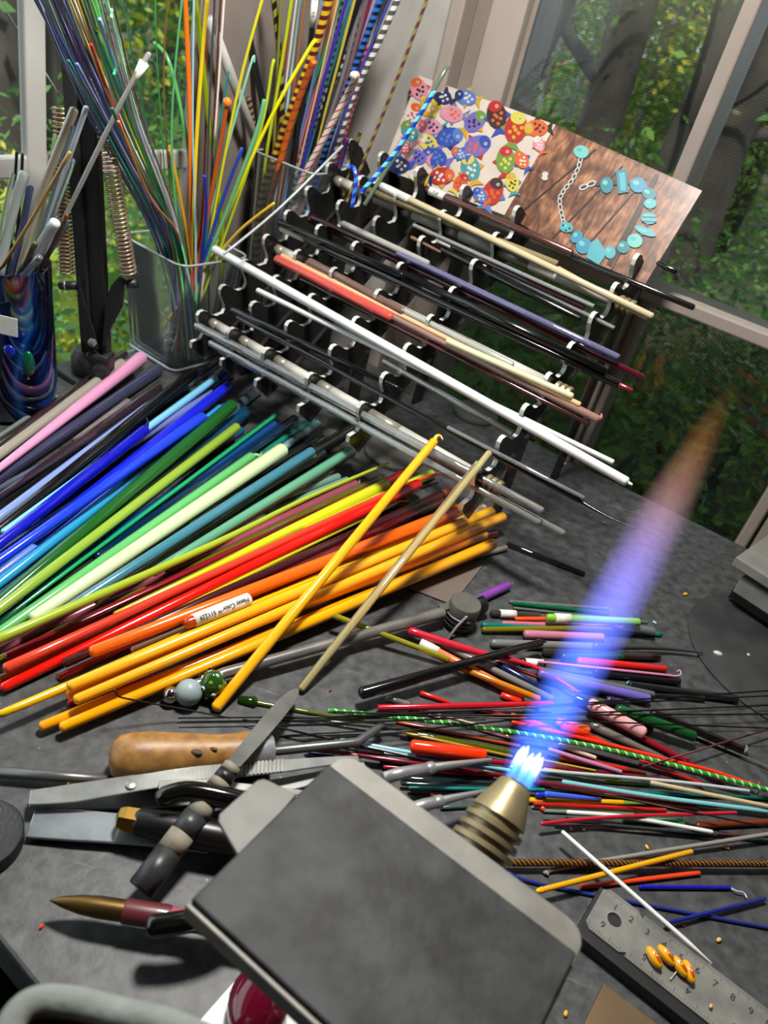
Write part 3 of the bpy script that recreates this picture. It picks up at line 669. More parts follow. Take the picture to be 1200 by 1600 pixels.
# ------------------------------------------------------------------ stringer heap
GP = 'stringers heaped across the bench front'
sp_ = [
 ('dark bottle green transparent rod in the stringer heap', '#23302c', (630, 1217, 795, 1228), 11, 't', {}),
 ('dark grey green stringer under the teal one', '#38443f', (628, 1224, 860, 1236), 6, 't', {}),
 ('navy stub left of the marver corner', '#141c5c', (482, 1179, 522, 1183), 6, 'o', {}),
 ('navy blue short rod under the crimson stringers', '#181c50', (596, 1190, 668, 1198), 8, 'o', {}),
 ('crimson stringer just above the marver', '#9c1428', (480, 1170, 690, 1197), 6, 'o', {}),
 ('dark red stringer toward the torch mouth', '#6c0f1c', (560, 1180, 800, 1214), 6, 'o', {}),
 ('ruby stringer below the dark red one', '#a81030', (600, 1198, 770, 1212), 6, 'o', {}),
 ('white grey stringer under the vermilion rod', '#c4c8cc', (560, 1172, 800, 1198), 4, 'o', {}),
 ('sky blue stringer pointing at the torch', '#86c4d0', (532, 1156, 795, 1204), 6, 'o', {}),
 ('pale steel stringer beside the sky blue one', '#a4aeb4', (500, 1152, 780, 1210), 4, 'o', {}),
 ('teal stringer left of the torch', '#0c7a6c', (640, 1231, 850, 1234), 5, 'o', {}),
 ('maroon thin stringer under the teal one', '#5a1418', (642, 1238, 765, 1240), 4, 'o', {}),
 ('grey teal stringer near the second pick', '#3c5654', (690, 1262, 760, 1258), 6, 'o', {}),
 ('crimson rod under the vermilion rod', '#901030', (652, 1178, 796, 1193), 8, 'o', {}),
 ('thick vermilion rod, brightest in the heap', '#ee3408', (646, 1166, 754, 1180), 18, 'o', {}),
 ('olive transparent rod left of the flame', '#6c7410', (640, 1146, 806, 1178), 11, 't', {}),
 ('gold thin stringer along the olive rod', '#a88a24', (628, 1144, 800, 1182), 4, 'o', {}),
 ('rust orange stringer above the olive rod', '#a84820', (620, 1128, 812, 1166), 5, 'o', {}),
 ('mauve stringer reaching the flame', '#9c5c78', (640, 1108, 818, 1160), 4, 'o', {}),
 ('red stringer stub above the mauve one', '#c02018', (740, 1106, 840, 1132), 6, 'o', {}),
 ('vermilion red stub at the right of the red stringer', '#e0381c', (800, 1118, 860, 1138), 8, 'o', {}),
 ('cream thin stringer in the middle of the heap', '#c4b49c', (660, 1110, 800, 1146), 3, 'o', {}),
 ('lime drawn stringer with a dark green end', '#7c8c28', (395, 1097, 480, 1112, 640, 1140), (7, 4), 't', {'tip': (0, '#1c4c10', 2.2, 5)}),
 ('grey clear stringer at the left of the heap', '#7c8478', (430, 1118, 640, 1140), 4, 't', {}),
 # right of the flame
 ('dark teal stringer along the front of the heap', '#1c4444', (1040, 1296, 1205, 1316), 4, 'o', {}),
 ('wine thin stringer along the front of the heap', '#5c2428', (868, 1288, 1205, 1308), 3, 'o', {}),
 ('charcoal thin stringer along the front of the heap', '#34383a', (850, 1280, 1120, 1304), 4, 'o', {}),
 ('brown rod at the right edge of the heap', '#6c2c14', (1090, 1290, 1205, 1284), 9, 'o', {}),
 ('grey green stringer in front of the yellow one', '#6c8470', (850, 1267, 990, 1273), 5, 'o', {}),
 ('mint green rod with a yellow dot end', '#48a066', (975, 1280, 1066, 1285), (6, 10), 'o', {'tip': (1, '#d8b010', .5, 2)}),
 ('white stringer with a pulled point at the front', '#d8dcd8', (887, 1269, 980, 1277, 1112, 1300), 6, 'o', {}),
 ('tan thin stringer beside the red one', '#b09468', (832, 1261, 1066, 1272), 4, 'o', {}),
 ('red stringer in front of the yellow one', '#b01818', (835, 1256, 1040, 1266), 6, 'o', {}),
 ('deep teal long stringer across the heap', '#0e6458', (836, 1232, 1205, 1247), 6, 'o', {}),
 ('maroon thick stringer across the heap', '#5a121c', (835, 1222, 1088, 1262), 9, 'o', {}),
 ('yellow rod with an olive tip right of the torch', '#e0a80c', (818, 1250, 972, 1254), 8, 'o', {'tip': (1, '#7c9430', .9, 9)}),
 ('dark blue bit left of the cornflower rod', '#1c2c9c', (838, 1242, 852, 1243), 8, 'o', {}),
 ('cornflower blue knobbed rod right of the torch', '#3c5cd0', (853, 1241, 938, 1249), (9, 5), 'o', {}),
 ('turquoise pale long stringer across the heap', '#78b8bc', (880, 1222, 1050, 1249, 1205, 1268), 7, 'o', {}),
 ('olive green short stringer by the silver one', '#5c6c1c', (948, 1221, 1014, 1226), 5, 'o', {}),
 ('yellow short stringer by the silver one', '#c8a010', (850, 1202, 968, 1219), 5, 'o', {}),
 ('tan cream stringer reaching the right edge', '#c0a880', (1018, 1223, 1205, 1261), 6, 'o', {}),
 ('silver white stringer across the heap', '#b4b8b8', (846, 1204, 1060, 1222, 1170, 1236), 5, 'o', {}),
 ('maroon straight stringer above the silver one', '#6c1220', (848, 1197, 1048, 1219), 6, 'o', {}),
 ('gold thin stringer above the maroon one', '#b89830', (850, 1188, 930, 1204), 3, 'o', {}),
 ('dark brown thin stringer below the green cane', '#3c2420', (880, 1166, 1060, 1214), 4, 'o', {}),
 ('scarlet thin stringer below the green cane', '#c01c1c', (1000, 1188, 1098, 1225), 5, 'o', {}),
 ('brown tipped red rod right of the flame foot', '#c8200c', (876, 1183, 978, 1202), (9, 7), 'o', {'tip': (1, '#6c3018', .8, 8)}),
 ('lilac pink stringer right of the flame foot', '#b4789c', (858, 1171, 970, 1206), 6, 'o', {}),
 ('cream knobbed stub right of the flame foot', '#cfc0a8', (874, 1164, 930, 1184), 6, 'o', {}),
 ('vermilion thick tapering rod right of the flame', '#dc2c10', (880, 1134, 954, 1165), (14, 6), 'o', {}),
]
for a in sp_: E_(a[0], a[1], a[2], SW(a[3]), a[4], cat='glass stringer', name='glass_stringer', group=GP, **a[5])
E_('green and white twisted cane along the heap', '#3f9c3c', (512, 1110, 700, 1130, 873, 1156, 1030, 1190, 1205, 1236), 8, 'o', cat='twisted cane', name='twisted_cane', twist=(['#2f8a30', '#b8dca0'], 0.006, [0] * 9 + [1] * 3))
E_('long vermilion stringer with upturned end on the green cane', '#e83010', (800, 1128, 882, 1147, 957, 1165, 1050, 1189, 1110, 1204, 1178, 1227), 7, 'o', cat='glass stringer', name='glass_stringer', hook=(1, '#e83010', [(6, 0), (9, -5)]), group=GP)
E_('curved red stringer with a knob at the front', '#b4182c', (846, 1287, 900, 1281, 990, 1275, 1150, 1270), 6, 'o', cat='glass stringer', name='glass_stringer', group=GP)
# front loose pieces
GL = 'loose pieces at the front right of the bench'
E_('indigo blue thin stringer crossing the ruler end', '#2c3894', (794, 1364, 885, 1390, 1205, 1450), 6, 'm', cat='glass stringer', name='glass_stringer', group=GL)
E_('dark blue flat stringer with a clear pulled tip', '#14189c', (1000, 1386, 1140, 1387), 7, 'o', cat='glass stringer', name='glass_stringer', hook=(1, '#a8b0c8', [(10, 5), (22, 8), (27, 16)]), group=GL)
E_('vermilion bent stringer above the ruler', '#e8441c', (908, 1386, 940, 1382, 1092, 1364), 8, 'o', cat='glass stringer', name='glass_stringer', hook=(0, '#e86040', [(-3, 5)]), group=GL)
E_('warm grey thin rod under the brown rope cane', '#86827a', (855, 1366, 905, 1351, 1205, 1303), 7, 'o', cat='glass stringer', name='glass_stringer', group=GL)
E_('brown rope-textured cane across the front', '#5a3414', (768, 1348, 1210, 1350), 11, 'o', cat='twisted cane', name='twisted_cane', twist=(['#3a2008', '#94682c'], 0.009, [0, 0, 0, 1] * 3), group=GL)
E_('yellow rod with a pinched end over the rope cane', '#dc9c0c', (845, 1391, 1080, 1331), 9, 'o', cat='glass stringer', name='glass_stringer', tip=(0, '#e8a80c', 1.15, 1.5), group=GL)
E_('indigo rod with a clear knob at the right edge', '#2834a8', (1042, 1443, 1195, 1404), 7, 't', cat='glass stringer', name='glass_stringer', tip=(0, '#a8c0e0', 1.1, 1.2), group=GL)

# ------------------------------------------------------------------ steel mandrels
MAND = mat('mandrel_steel', '#3e3c3a', rough=0.35, metal=1.0)
def mandrel(label, x0, y0, x1, y1, w_=2.6, color=None):
    if x1 >= 1200: k_ = rnd.uniform(40, 240); y1 += (y1 - y0) / (x1 - x0) * k_; x1 += k_
    r = wr(w_, P((x0 + x1) / 2, (y0 + y1) / 2)); p0, p1 = settle(x0, y0, x1, y1, r)
    SEG.append((tuple(p0), tuple(p1), r))
    tag(tube('steel_mandrel', [p0, p1], r, color or MAND, None, 6, 'flat'), label, 'mandrel', 'thin steel mandrels across the heap')
mandrel('highest steel mandrel of the bundle at the right edge', 470, 1128, 1205, 1079)
mandrel('second steel mandrel of the bundle at the right edge', 440, 1124, 1205, 1087)
mandrel('third steel mandrel of the bundle at the right edge', 430, 1134, 1205, 1102)
mandrel('steel mandrel running level at mid right', 560, 1118, 1205, 1116)
mandrel('steel mandrel sinking slightly to the right edge', 520, 1112, 1205, 1138)
mandrel('steel mandrel starting left of the knife tip', 278, 1122, 760, 1118)
mandrel('steel mandrel with a pitted left end under the knife', 282, 1128, 640, 1122)
mandrel('steel mandrel fanning down toward the marver', 380, 1124, 600, 1176)
mandrel('steel mandrel beside the sky blue stringer', 400, 1128, 740, 1206)
mandrel('short steel mandrel left of the pick bend', 436, 1150, 640, 1138)
mandrel('steel mandrel over the olive rod', 480, 1158, 830, 1122)
mandrel('dark red coated mandrel slanting up to the right edge', 1004, 1198, 1205, 1138, 3, mat('mandrel_red', '#4a1416', rough=0.5))
mandrel('steel wire lying low in the right of the heap', 920, 1236, 1205, 1294)
mandrel('thin wire crossing the turquoise stringer', 878, 1232, 1120, 1262)
# bent wire thread resting over the amber rods
p = [P(180, 1078, .030), P(184, 1087, .026), P(200, 1092, .022), P(270, 1105, .012), P(360, 1122, .003)]
tag(tube('bent_wire', smooth_path(p, 5), 0.0006, MAND, None, 6), 'fine bent wire resting on the amber rods by the beads', 'wire')
# small chips and crumbs
CH = [((65, 1449), 5, '#e03010', 'small red glass crumb alone at the lower left'), ((516, 1080), 3, '#b01020', 'tiny red crumb above the knife tip'), ((1010, 1325), 5, '#d8a040', 'yellow chip beside the grey thin rod'), ((1133, 1325), 6, '#d09030', 'yellow flake right of the rope cane'), ((1122, 1470), 6, '#d8a850', 'tan flake right of the white needle'), ((1065, 1446), 5, '#d81c20', 'red chip beside the white needle'), ((1110, 1573), 5, '#c89850', 'tan flake lying on the ruler'), ((883, 1585), 6, '#d8b020', 'yellow chip beside the slab at the bottom'), ((892, 1296), 4, '#c8a040', 'yellow crumb in front of the red stringer'), ((912, 1297), 4, '#c8a860', 'tan crumb next to the yellow crumb'), ((846, 1265), 8, '#c84018', 'orange glass blob right of the torch'), ((676, 1245), 8, '#e05020', 'orange glass blob left of the torch'), ((705, 1244), 5, '#c8a838', 'yellow crumb beside the orange blob'), ((1070, 930), 5, '#d8a030', 'amber crumb far behind the short rods'), ((1120, 1024), 8, '#b8c4c0', 'white glass flake far right'), ((1168, 1025), 5, '#a8acaa', 'grey flake at the far right'), ((1022, 974), 4, '#9cc4d4', 'pale blue chip right of the lime rod'), ((982, 1069), 6, '#70b0c8', 'sky blue chip beside the lavender rod'), ((1155, 1084), 4, '#60a8c8', 'blue crumb beside the mandrels'), ((792, 1152), 4, '#d8b040', 'gold crumb by the olive rod'), ((882, 726), 4, '#a8b428', 'lime crumb behind the rack'), ((943, 818), 3, '#2c8a70', 'teal crumb behind the flame'), ((350, 1604), 4, '#c0c0c0', 'pale crumb at the bottom edge')]
for (x, y), s_, c_, lb in CH:
    z = 0.0105 if 'ruler' in lb else 0.0
    q = P(x, y, z); r = wr(s_ * 2.0, q)
    an = rnd.uniform(0, 3)
    o = ball('glass_chip', q + UP * r * .5, r, glass(c_, 'o'), None, (1.0, .6, .5), (V((math.cos(an), math.sin(an), 0)), V((-math.sin(an), math.cos(an), 0)), UP), 8, 5)
    tag(o, lb, 'glass chip', 'loose glass chips')
# white ceramic needle leaning on the front pieces
q0, q1 = P(879, 1300, .012), P(1112, 1505, .0112)
tag(tube('ceramic_needle', [q0, q0.lerp(q1, .85), q1], [.0013, .0013, .0003], mat('white_ceramic', '#d8d6d2', rough=0.4), None, 10), 'white pointed ceramic needle leaning across the ruler', 'needle')
# ------------------------------------------------------------------ stepped acrylic rod rack
RAZ = math.radians(28.678); RD = V((math.cos(RAZ), -math.sin(RAZ), 0)); RB = V((math.sin(RAZ), math.cos(RAZ), 0))
K = 0.921; AL = math.radians(40.69); PIT = 0.0389 * K; B0 = 0.594 * K; Z0 = 0.06
SC = [s * K for s in (-.611, -.563, -.510, -.448, -.380, -.241)]
SL = RB * math.cos(AL) + UP * math.sin(AL)            # up the slope
SN = RB * -math.sin(AL) + UP * math.cos(AL)           # out of the slope
RO = RB * B0 + UP * Z0
def RK(x, y, off=0.0): return PL(x, y, RO + SN * off, SN)
def acrylic():
    m = bpy.data.materials.new('smoky_acrylic'); m.use_nodes = True; nt = m.node_tree; nt.nodes.clear()
    o = nt.nodes.new('ShaderNodeOutputMaterial'); mx = nt.nodes.new('ShaderNodeMixShader'); t = nt.nodes.new('ShaderNodeBsdfTransparent'); g = nt.nodes.new('ShaderNodeBsdfPrincipled')
    t.inputs[0].default_value = hx('#a8a8a8'); g.inputs['Base Color'].default_value = hx('#2e2d2c'); g.inputs['Roughness'].default_value = 0.12
    mx.inputs[0].default_value = 0.55
    nt.links.new(t.outputs[0], mx.inputs[1]); nt.links.new(g.outputs[0], mx.inputs[2]); nt.links.new(mx.outputs[0], o.inputs[0]); return m
ACR = acrylic(); ACE = mat('acrylic_edge', '#d8d8d2', rough=0.2, trans=0.1, coat=0.5, noise=200, ncol='#b4b4ae')
rack = empty('rod_rack', 'stepped clear acrylic rod rack with six hooked plates', 'rod rack')
NR = 8
# plate outline in (t along slope, n out of slope): hooks rise out of the slope at every pitch
prof = []
prof.append((-0.30, -0.75)); prof.append((-0.42, 0.0)); prof.append((-0.30, .16))
for i in range(NR):
    prof += [(i - .14, .06), (i - .02, -.02), (i + .10, .04), (i + .17, .18), (i + .19, .38), (i + .22, .54), (i + .30, .67), (i + .42, .70), (i + .54, .62), (i + .62, .46), (i + .68, .26), (i + .76, .12)]
prof += [(NR - .25, .0), (NR - .2, -.9)]
for s_ in SC:
    th = 0.0040
    pl = [RO + RD * (s_ - th / 2) + SL * (t * PIT) + SN * (n * PIT) for t, n in prof]
    vs, fs = prism_data(pl, RD * th)
    mi = [0, 0] + [1] * len(pl)
    o = make('hook_plate', vs, fs, None, rack, False, mats=[ACR, ACE], midx=mi)
    # legs under the plate
    for t in (2.2, 7.2):
        a = RO + RD * s_ + SL * (t * PIT) - SN * (.7 * PIT)
        if s_ in (SC[0], SC[3], SC[5]):
            box('leg', V((a.x, a.y, a.z / 2)), (RD, RB, UP), (.0035, .018, a.z), ACR, rack)
# cross rods: frosted spacer sleeves between plates, brass nut at the right end
FROST = mat('frosted_sleeve', '#c9c6bc', rough=0.3, trans=0.15, coat=.3); 
for t, n in ((0.50, .10), (3.50, .06), (6.4, .06)):
    a = RO + SL * (t * PIT) + SN * (n * PIT)
    tube('cross_rod', [a + RD * (SC[0] - .006), a + RD * (SC[5] + .018)], .0028, STEELD, rack, 10, 'flat')
    for s0, s1 in zip(SC, SC[1:]):
        k0 = s0 + (s1 - s0) * .30
        tube('spacer_sleeve', [a + RD * k0, a + RD * (s1 - .003)], .0058, FROST, rack, 14, 'flat')
        tube('spacer_collar', [a + RD * (s0 + .003), a + RD * (k0 - .0005)], .0058, mat('sleeve_steel', '#8f8a7e', rough=0.35, metal=.3), rack, 14, 'flat')
    for k in range(3): lathe('knurled_nut', [(.006, 0), (.0072, .001), (.0072, .004), (.006, .005)], a + RD * (SC[5] + .004 + k * .0055), RD, BRASS, rack, 14)
# round clear feet on the bench
FOOT = mat('foot_acrylic', '#6a6a66', rough=0.12, trans=0.5)
for (x, y, r) in ((615, 712, .032), (742, 648, .028), (505, 690, .024)):
    q = P(x, y, 0); f = lathe('round_foot', [(r * .96, 0), (r, .001), (r, .004), (r * .97, .005)], q, UP, FOOT, rack, 32)

GR = 'rods laid in the hooks of the rack'
def rr(label, color, x0, y0, x1, y1, wpx, kind='o', off=.30, lab=None, hook=None, tip=None, cat='glass rod', name='glass_rod', mids=(), cap='round', twist=None):
    if not hasattr(wpx, '__len__'): wpx = (wpx, wpx)
    p0, p1 = RK(x0, y0, off * PIT), RK(x1, y1, off * PIT); r0, r1 = wr(wpx[0], p0), wr(wpx[1], p1)
    parts = bool(lab or hook or tip); root = empty(name, label, cat, GR) if parts else None
    pts = [p0] + [RK(x, y, off * PIT) for x, y in mids] + [p1]
    if twist: o = twist_tube('body' if parts else name, pts, (r0 + r1) / 2, [glass(c_, 'o') for c_ in twist[0]], twist[1], root, pattern=twist[2])
    else: o = tube('body' if parts else name, smooth_path(pts, 5), [r0, r1], glass(color, kind), root, 12, cap)
    if not parts: tag(o, label, cat, GR)
    for L_ in (lab or []): paper_label(root, p0, p1, r0, *L_)
    if tip:
        e, d, q = (p1, (p1 - p0).normalized(), r1) if tip[0] == 1 else (p0, (p0 - p1).normalized(), r0)
        tube('tip', [e - d * q * .5, e + d * q * tip[3]], [q * tip[2] * 1.04, q * tip[2] * .6], glass(tip[1], kind), root, 10)
    if hook:
        hp = [p1] + [RK(x1 + dx, y1 + dy, off * PIT) for dx, dy in hook[1]]
        tube('pulled_tip', smooth_path(hp, 5), [r1 * .7, .0004], glass(hook[0], kind), root, 7)
rr('thick clear rod in the lowest rack hooks, back one', '#f2f6f5', 308, 509, 846, 798, 13, 'c', .35)
rr('clear rod in the lowest rack hooks, middle one', '#eef4f2', 330, 536, 842, 816, 12, 'c', .18)
rr('clear rod reaching furthest right below the rack', '#eef2f0', 345, 548, 880, 833, 11, 'c', -.02)
rr('black rod with broken point in the second hook row', '#0a0a0b', 364, 484, 620, 606, (11, 9), 'o', .42, hook=('#0a0a0b', [(12, 5), (22, 11)]))
rr('black glossy rod of the second row drawn to a long tail', '#0b0b0c', 372, 496, 905, 782, 9, 'o', .34, hook=('#0b0b0c', [(20, 12), (50, 28), (90, 45)]))
rr('clear rod beside the black rods of the second row', '#dfe5e4', 700, 668, 912, 778, 7, 'c', .44)
rr('long white rod sloping over two rows of hooks', '#dcdedc', 336, 390, 978, 752, (14, 15), 'o', .62, tip=(1, '#dcdedc', .45, 1.4))
rr('thin white rod under the long white one', '#d6d8d6', 403, 454, 957, 722, 9, 'o', .40)
rr('clear flat rod beneath the white rods', '#cfd6d4', 600, 565, 800, 676, 10, 'c', .30)
rr('coral red rod at the left of the third row', '#c04a44', 433, 405, 610, 496, 14, 'o', .40)
rr('peach thin rod beside the coral rod', '#e0ac80', 441, 400, 905, 632, 9, 'o', .44)
rr('taupe brown rod behind the peach rod', '#6a5248', 484, 409, 630, 487, 13, 'o', .50)
rr('frosted clear rod behind the taupe rod', '#b8b8ae', 632, 486, 800, 570, 11, 'm', .50)
rr('cream green rod at the right of the third row', '#c8c49c', 700, 533, 893, 619, 11, 'o', .54)
rr('mauve brown rod with a pink torn tip', '#8a6a60', 612, 494, 934, 655, 13, 'o', .34, hook=('#c06a68', [(5, -3), (6, -9)]))
rr('dark red brown rod lowest in the third row', '#3c1618', 470, 436, 920, 662, 8, 'o', .22)
rr('black rod with cream paper label at its left end', '#101010', 437, 348, 628, 430, 11, 'o', .58, tip=(1, '#101010', 1.0, 1))
rr('second black rod carrying the cream sleeve label', '#161312', 440, 356, 640, 448, 10, 'o', .40, lab=[(0.0, 0.20)])
rr('long black rod in the fourth row with red tip', '#0a0a0b', 500, 385, 965, 600, 14, 'o', .40, tip=(1, '#7c1024', .7, 3.5))
rr('black rod above the long black one, flat end', '#0e0e10', 625, 425, 948, 580, 12, 'o', .58, cap='flat')
rr('maroon rod running to a clear red right end', '#5a0f22', 484, 343, 1003, 589, 10, 'm', .30)
rr('dark plum rod behind the maroon one', '#2c161e', 488, 340, 905, 530, 9, 'o', .46)
rr('lavender transparent rod in the fifth row', '#8a86b4', 622, 396, 965, 558, 11, 't', .56)
rr('frosted clear rod in the fifth row', '#b4b4ac', 536, 350, 668, 412, 11, 'm', .58)
rr('grey tweed twisted cane in the sixth row', '#888', 646, 352, 928, 479, 7, 'o', .60, cat='twisted cane', name='twisted_cane', twist=(['#3c3c3c', '#b8b8b4'], .0035, [0, 0, 1] * 4))
rr('second tweed cane ending in a point', '#888', 770, 419, 960, 513, 7, 'o', .40, cat='twisted cane', name='twisted_cane', twist=(['#2c2c2c', '#a8a8a4'], .003, [0, 0, 1] * 4))
rr('dark plum rod with a white label in the sixth row', '#341c24', 685, 375, 912, 480, 9, 'o', .48, lab=[(0.0, 0.10)])
rr('black rod below the plum rod in the sixth row', '#121212', 690, 390, 905, 498, 10, 'o', .34)
rr('short brown thin rod in the sixth row', '#7a5844', 643, 371, 688, 394, (6, 4), 'o', .52)
rr('beige thick rod with a printed sleeve at its left end', '#b4a684', 596, 291, 1018, 494, (11, 11), 'o', .60, lab=[(0.0, 0.12)])
rr('khaki rod lying under the beige rod', '#8c7e5c', 576, 298, 870, 413, 12, 'o', .44, cap='flat')
rr('sand coloured rod continuing past the khaki one', '#b0a07c', 872, 420, 1012, 497, 9, 'o', .42)
rr('brown rod in front of the picture cards', '#4a2c26', 668, 296, 893, 395, 11, 'o', .56, lab=[(0.02, 0.13, 'Tuff', False)])
rr('black rod poking out right of the bracelet card', '#161414', 870, 392, 1083, 480, 10, 'o', .30)
rr('black twisted stub at the lower right card corner', '#0c0c0c', 1028, 411, 1056, 424, (7, 10), 'o', .62)
# diagonal rods leaning from the bench onto the lowest rack rods
def lean(label, color, x0, y0, x1, y1, off, wpx, kind, hook=None):
    p1 = RK(x1, y1, off * PIT); p0 = P(x0, y0, wr(wpx, P(x0, y0)) + .001); r0, r1 = wr(wpx, p0), wr(wpx, p1)
    r = (r0 + r1) / 2
    root = empty('glass_rod', label, 'glass rod', 'rods leaning on the rack front')
    tube('body', [p0, p1], [r, r], glass(color, kind), root, 12)
    if hook:
        tube('pulled_tip', smooth_path([p1] + [RK(x1 + dx, y1 + dy, off * PIT) for dx, dy in hook], 5), [r * .6, .0004], glass(color, kind), root, 7)
    return p0, p1
lean('golden yellow rod leaning diagonally onto the rack front', '#f2ac14', 338, 1105, 678, 690, .75, 16, 'o', [(4, -8), (10, -9), (14, -3)])
lean('pale amber clear rod leaning diagonally onto the rack front', '#e8d898', 471, 1076, 764, 708, .80, 12, 't', [(2, -4)])
lean('second clear amber rod leaning alongside the pale one', '#dcd0a0', 462, 1082, 745, 722, .70, 7, 'c')

# ------------------------------------------------------------------ picture cards behind the top row
TB = math.radians(62); CS = RB * math.cos(TB) + UP * math.sin(TB); CNRM = RB * -math.sin(TB) + UP * math.cos(TB)
CO = RO + SL * (7.75 * PIT) + SN * (.15 * PIT)
def CP(x, y, off=0.0): return PL(x, y, CO + CNRM * off, CNRM)
def card_uv(o, pts):
    pass
def wood_print():
    m = bpy.data.materials.new('printed_wood'); m.use_nodes = True; nt = m.node_tree; b = nt.nodes['Principled BSDF']; b.inputs['Roughness'].default_value = .35
    tc = nt.nodes.new('ShaderNodeTexCoord'); mp = nt.nodes.new('ShaderNodeMapping'); nt.links.new(tc.outputs['UV'], mp.inputs[0]); mp.inputs['Scale'].default_value = (14, 2.2, 1)
    n = nt.nodes.new('ShaderNodeTexNoise'); n.inputs['Scale'].default_value = 3; n.inputs['Detail'].default_value = 8; n.inputs['Distortion'].default_value = .6; nt.links.new(mp.outputs[0], n.inputs[0])
    r = nt.nodes.new('ShaderNodeValToRGB'); e = r.color_ramp.elements; e[0].position = .28; e[0].color = hx('#4a2e20'); e[1].position = .75; e[1].color = hx('#a87a58')
    k = e.new(.5); k.color = hx('#7e543c'); nt.links.new(n.outputs[0], r.inputs[0])
    mp2 = nt.nodes.new('ShaderNodeMapping'); nt.links.new(tc.outputs['UV'], mp2.inputs[0]); mp2.inputs['Rotation'].default_value = (0, 0, -.55)
    n2 = nt.nodes.new('ShaderNodeTexNoise'); n2.inputs['Scale'].default_value = 4; n2.inputs['Distortion'].default_value = 1; nt.links.new(mp2.outputs[0], n2.inputs[0])
    r2 = nt.nodes.new('ShaderNodeValToRGB'); r2.color_ramp.elements[0].position = .42; r2.color_ramp.elements[0].color = (.38, .34, .32, 1); r2.color_ramp.elements[1].position = .60; r2.color_ramp.elements[1].color = (1, 1, 1, 1); nt.links.new(n2.outputs[0], r2.inputs[0])
    mx = nt.nodes.new('ShaderNodeMix'); mx.data_type = 'RGBA'; mx.blend_type = 'MULTIPLY'; mx.inputs[0].default_value = .9; nt.links.new(r.outputs[0], mx.inputs[6]); nt.links.new(r2.outputs[0], mx.inputs[7])
    nt.links.new(mx.outputs[2], b.inputs['Base Color']); return m
def card(name, label, corners, m):
    pts = [CP(x, y) for x, y in corners]; e = CNRM * -.0006
    vs, fs = prism_data(pts, e)
    root = empty(name, label, 'picture card', 'picture cards on top of the rack')
    o = make('card_sheet', vs, fs, None, root, False, mats=[m, PAPER], midx=[0] + [1] * (len(fs) - 1))
    uv = o.data.uv_layers.new(name='UVMap'); q = [(0, 1), (0, 0), (1, 0), (1, 1)]
    for li in o.data.polygons[0].loop_indices: uv.data[li].uv = q[o.data.loops[li].vertex_index % 4]
    fixn(o); return root
def flat(pts_list, off, d=.00005):
    """flat printed patches: list of (pixel polygon, slot)"""
    vs, fs, mi = [], [], []
    for k, (poly, slot) in enumerate(pts_list):
        a = len(vs); vs += [CP(x, y, off + d * k / max(len(pts_list), 1)) for x, y in poly]; fs.append(tuple(range(a, a + len(poly)))); mi.append(slot)
    return vs, fs, mi
def ell(cx, cy, a, b, ang, n=14):
    c_, s_ = math.cos(ang), math.sin(ang); return [(cx + math.cos(t) * a * c_ - math.sin(t) * b * s_, cy + math.cos(t) * a * s_ + math.sin(t) * b * c_) for t in [2 * math.pi * i / n for i in range(n)]]
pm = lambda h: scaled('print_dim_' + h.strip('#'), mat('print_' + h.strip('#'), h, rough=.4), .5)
c2 = card('picture_card', 'printed card showing a turquoise bead bracelet on brown planks', [(868, 195), (788, 336), (1003, 452), (1097, 298)], wood_print())
PAL = ['#58bcc8', '#3aa0c4', '#2a8c9c', '#7cd4c8', '#1c3c3c', '#e0dcd4', '#3c2820']
pats = []
for (x0, y0, x1, y1) in ((930, 232, 800, 342), (972, 258, 862, 372), (1008, 278, 905, 396), (1028, 272, 955, 420)): pats.append(([(x0, y0), (x1, y1), (x1 + 2.2, y1 + 1.2), (x0 + 2.2, y0 + 1.2)], 6))
pats.append(([(1024, 270), (948, 412), (955, 416), (1030, 274)], 6))
chain = [(908, 245), (904, 262), (895, 280), (882, 296), (874, 310), (876, 328), (880, 345), (884, 354)]
for (xa, ya), (xb, yb) in zip(chain, chain[1:]):
    for f in (.25, .75):
        x, y = xa + (xb - xa) * f, ya + (yb - ya) * f; an = math.atan2(yb - ya, xb - xa)
        pats.append((ell(x, y, 5.5, 3.6, an), 5)); pats.append((ell(x, y, 3.6, 2.0, an), 6))
for x, y in ((912, 292), (924, 287)): pats.append((ell(x, y, 8, 4.5, -.4), 5)); pats.append((ell(x, y, 5.5, 2.5, -.4), 6))
for x, y in ((852, 272), (851, 278)): pats.append((ell(x, y, 5, 4, 0), 5))
cord = [(930, 288), (948, 289), (972, 285), (997, 289), (1014, 302), (1017, 318), (1014, 342), (1008, 362), (990, 378), (972, 386), (953, 394), (932, 390), (912, 384), (900, 370), (885, 354)]
for (xa, ya), (xb, yb) in zip(cord, cord[1:]):
    dx, dy = xb - xa, yb - ya; l = math.hypot(dx, dy); nx, ny = -dy / l * 2, dx / l * 2; pats.append(([(xa + nx, ya + ny), (xb + nx, yb + ny), (xb - nx, yb - ny), (xa - nx, ya - ny)], 4))
for x, y, a, b, an, s_ in ((908, 237, 12, 10, .2, 3), (948, 289, 10, 13, 0, 2), (997, 289, 13, 12, .3, 1), (1014, 302, 12, 9, .5, 2), (1016, 318, 10, 8, 0, 0), (1014, 341, 13, 9, .2, 0), (1008, 361, 18, 6, .4, 0), (992, 376, 12, 11, .2, 3), (974, 386, 10, 10, 0, 2), (953, 394, 9, 10, 0, 0), (912, 384, 12, 13, .5, 1), (901, 370, 8, 11, .8, 1), (885, 355, 11, 8, .2, 0)):
    pats.append((ell(x, y, a, b, an), s_)); pats.append((ell(x - a * .25, y - b * .3, a * .4, b * .3, an), 3 if s_ != 3 else 0))
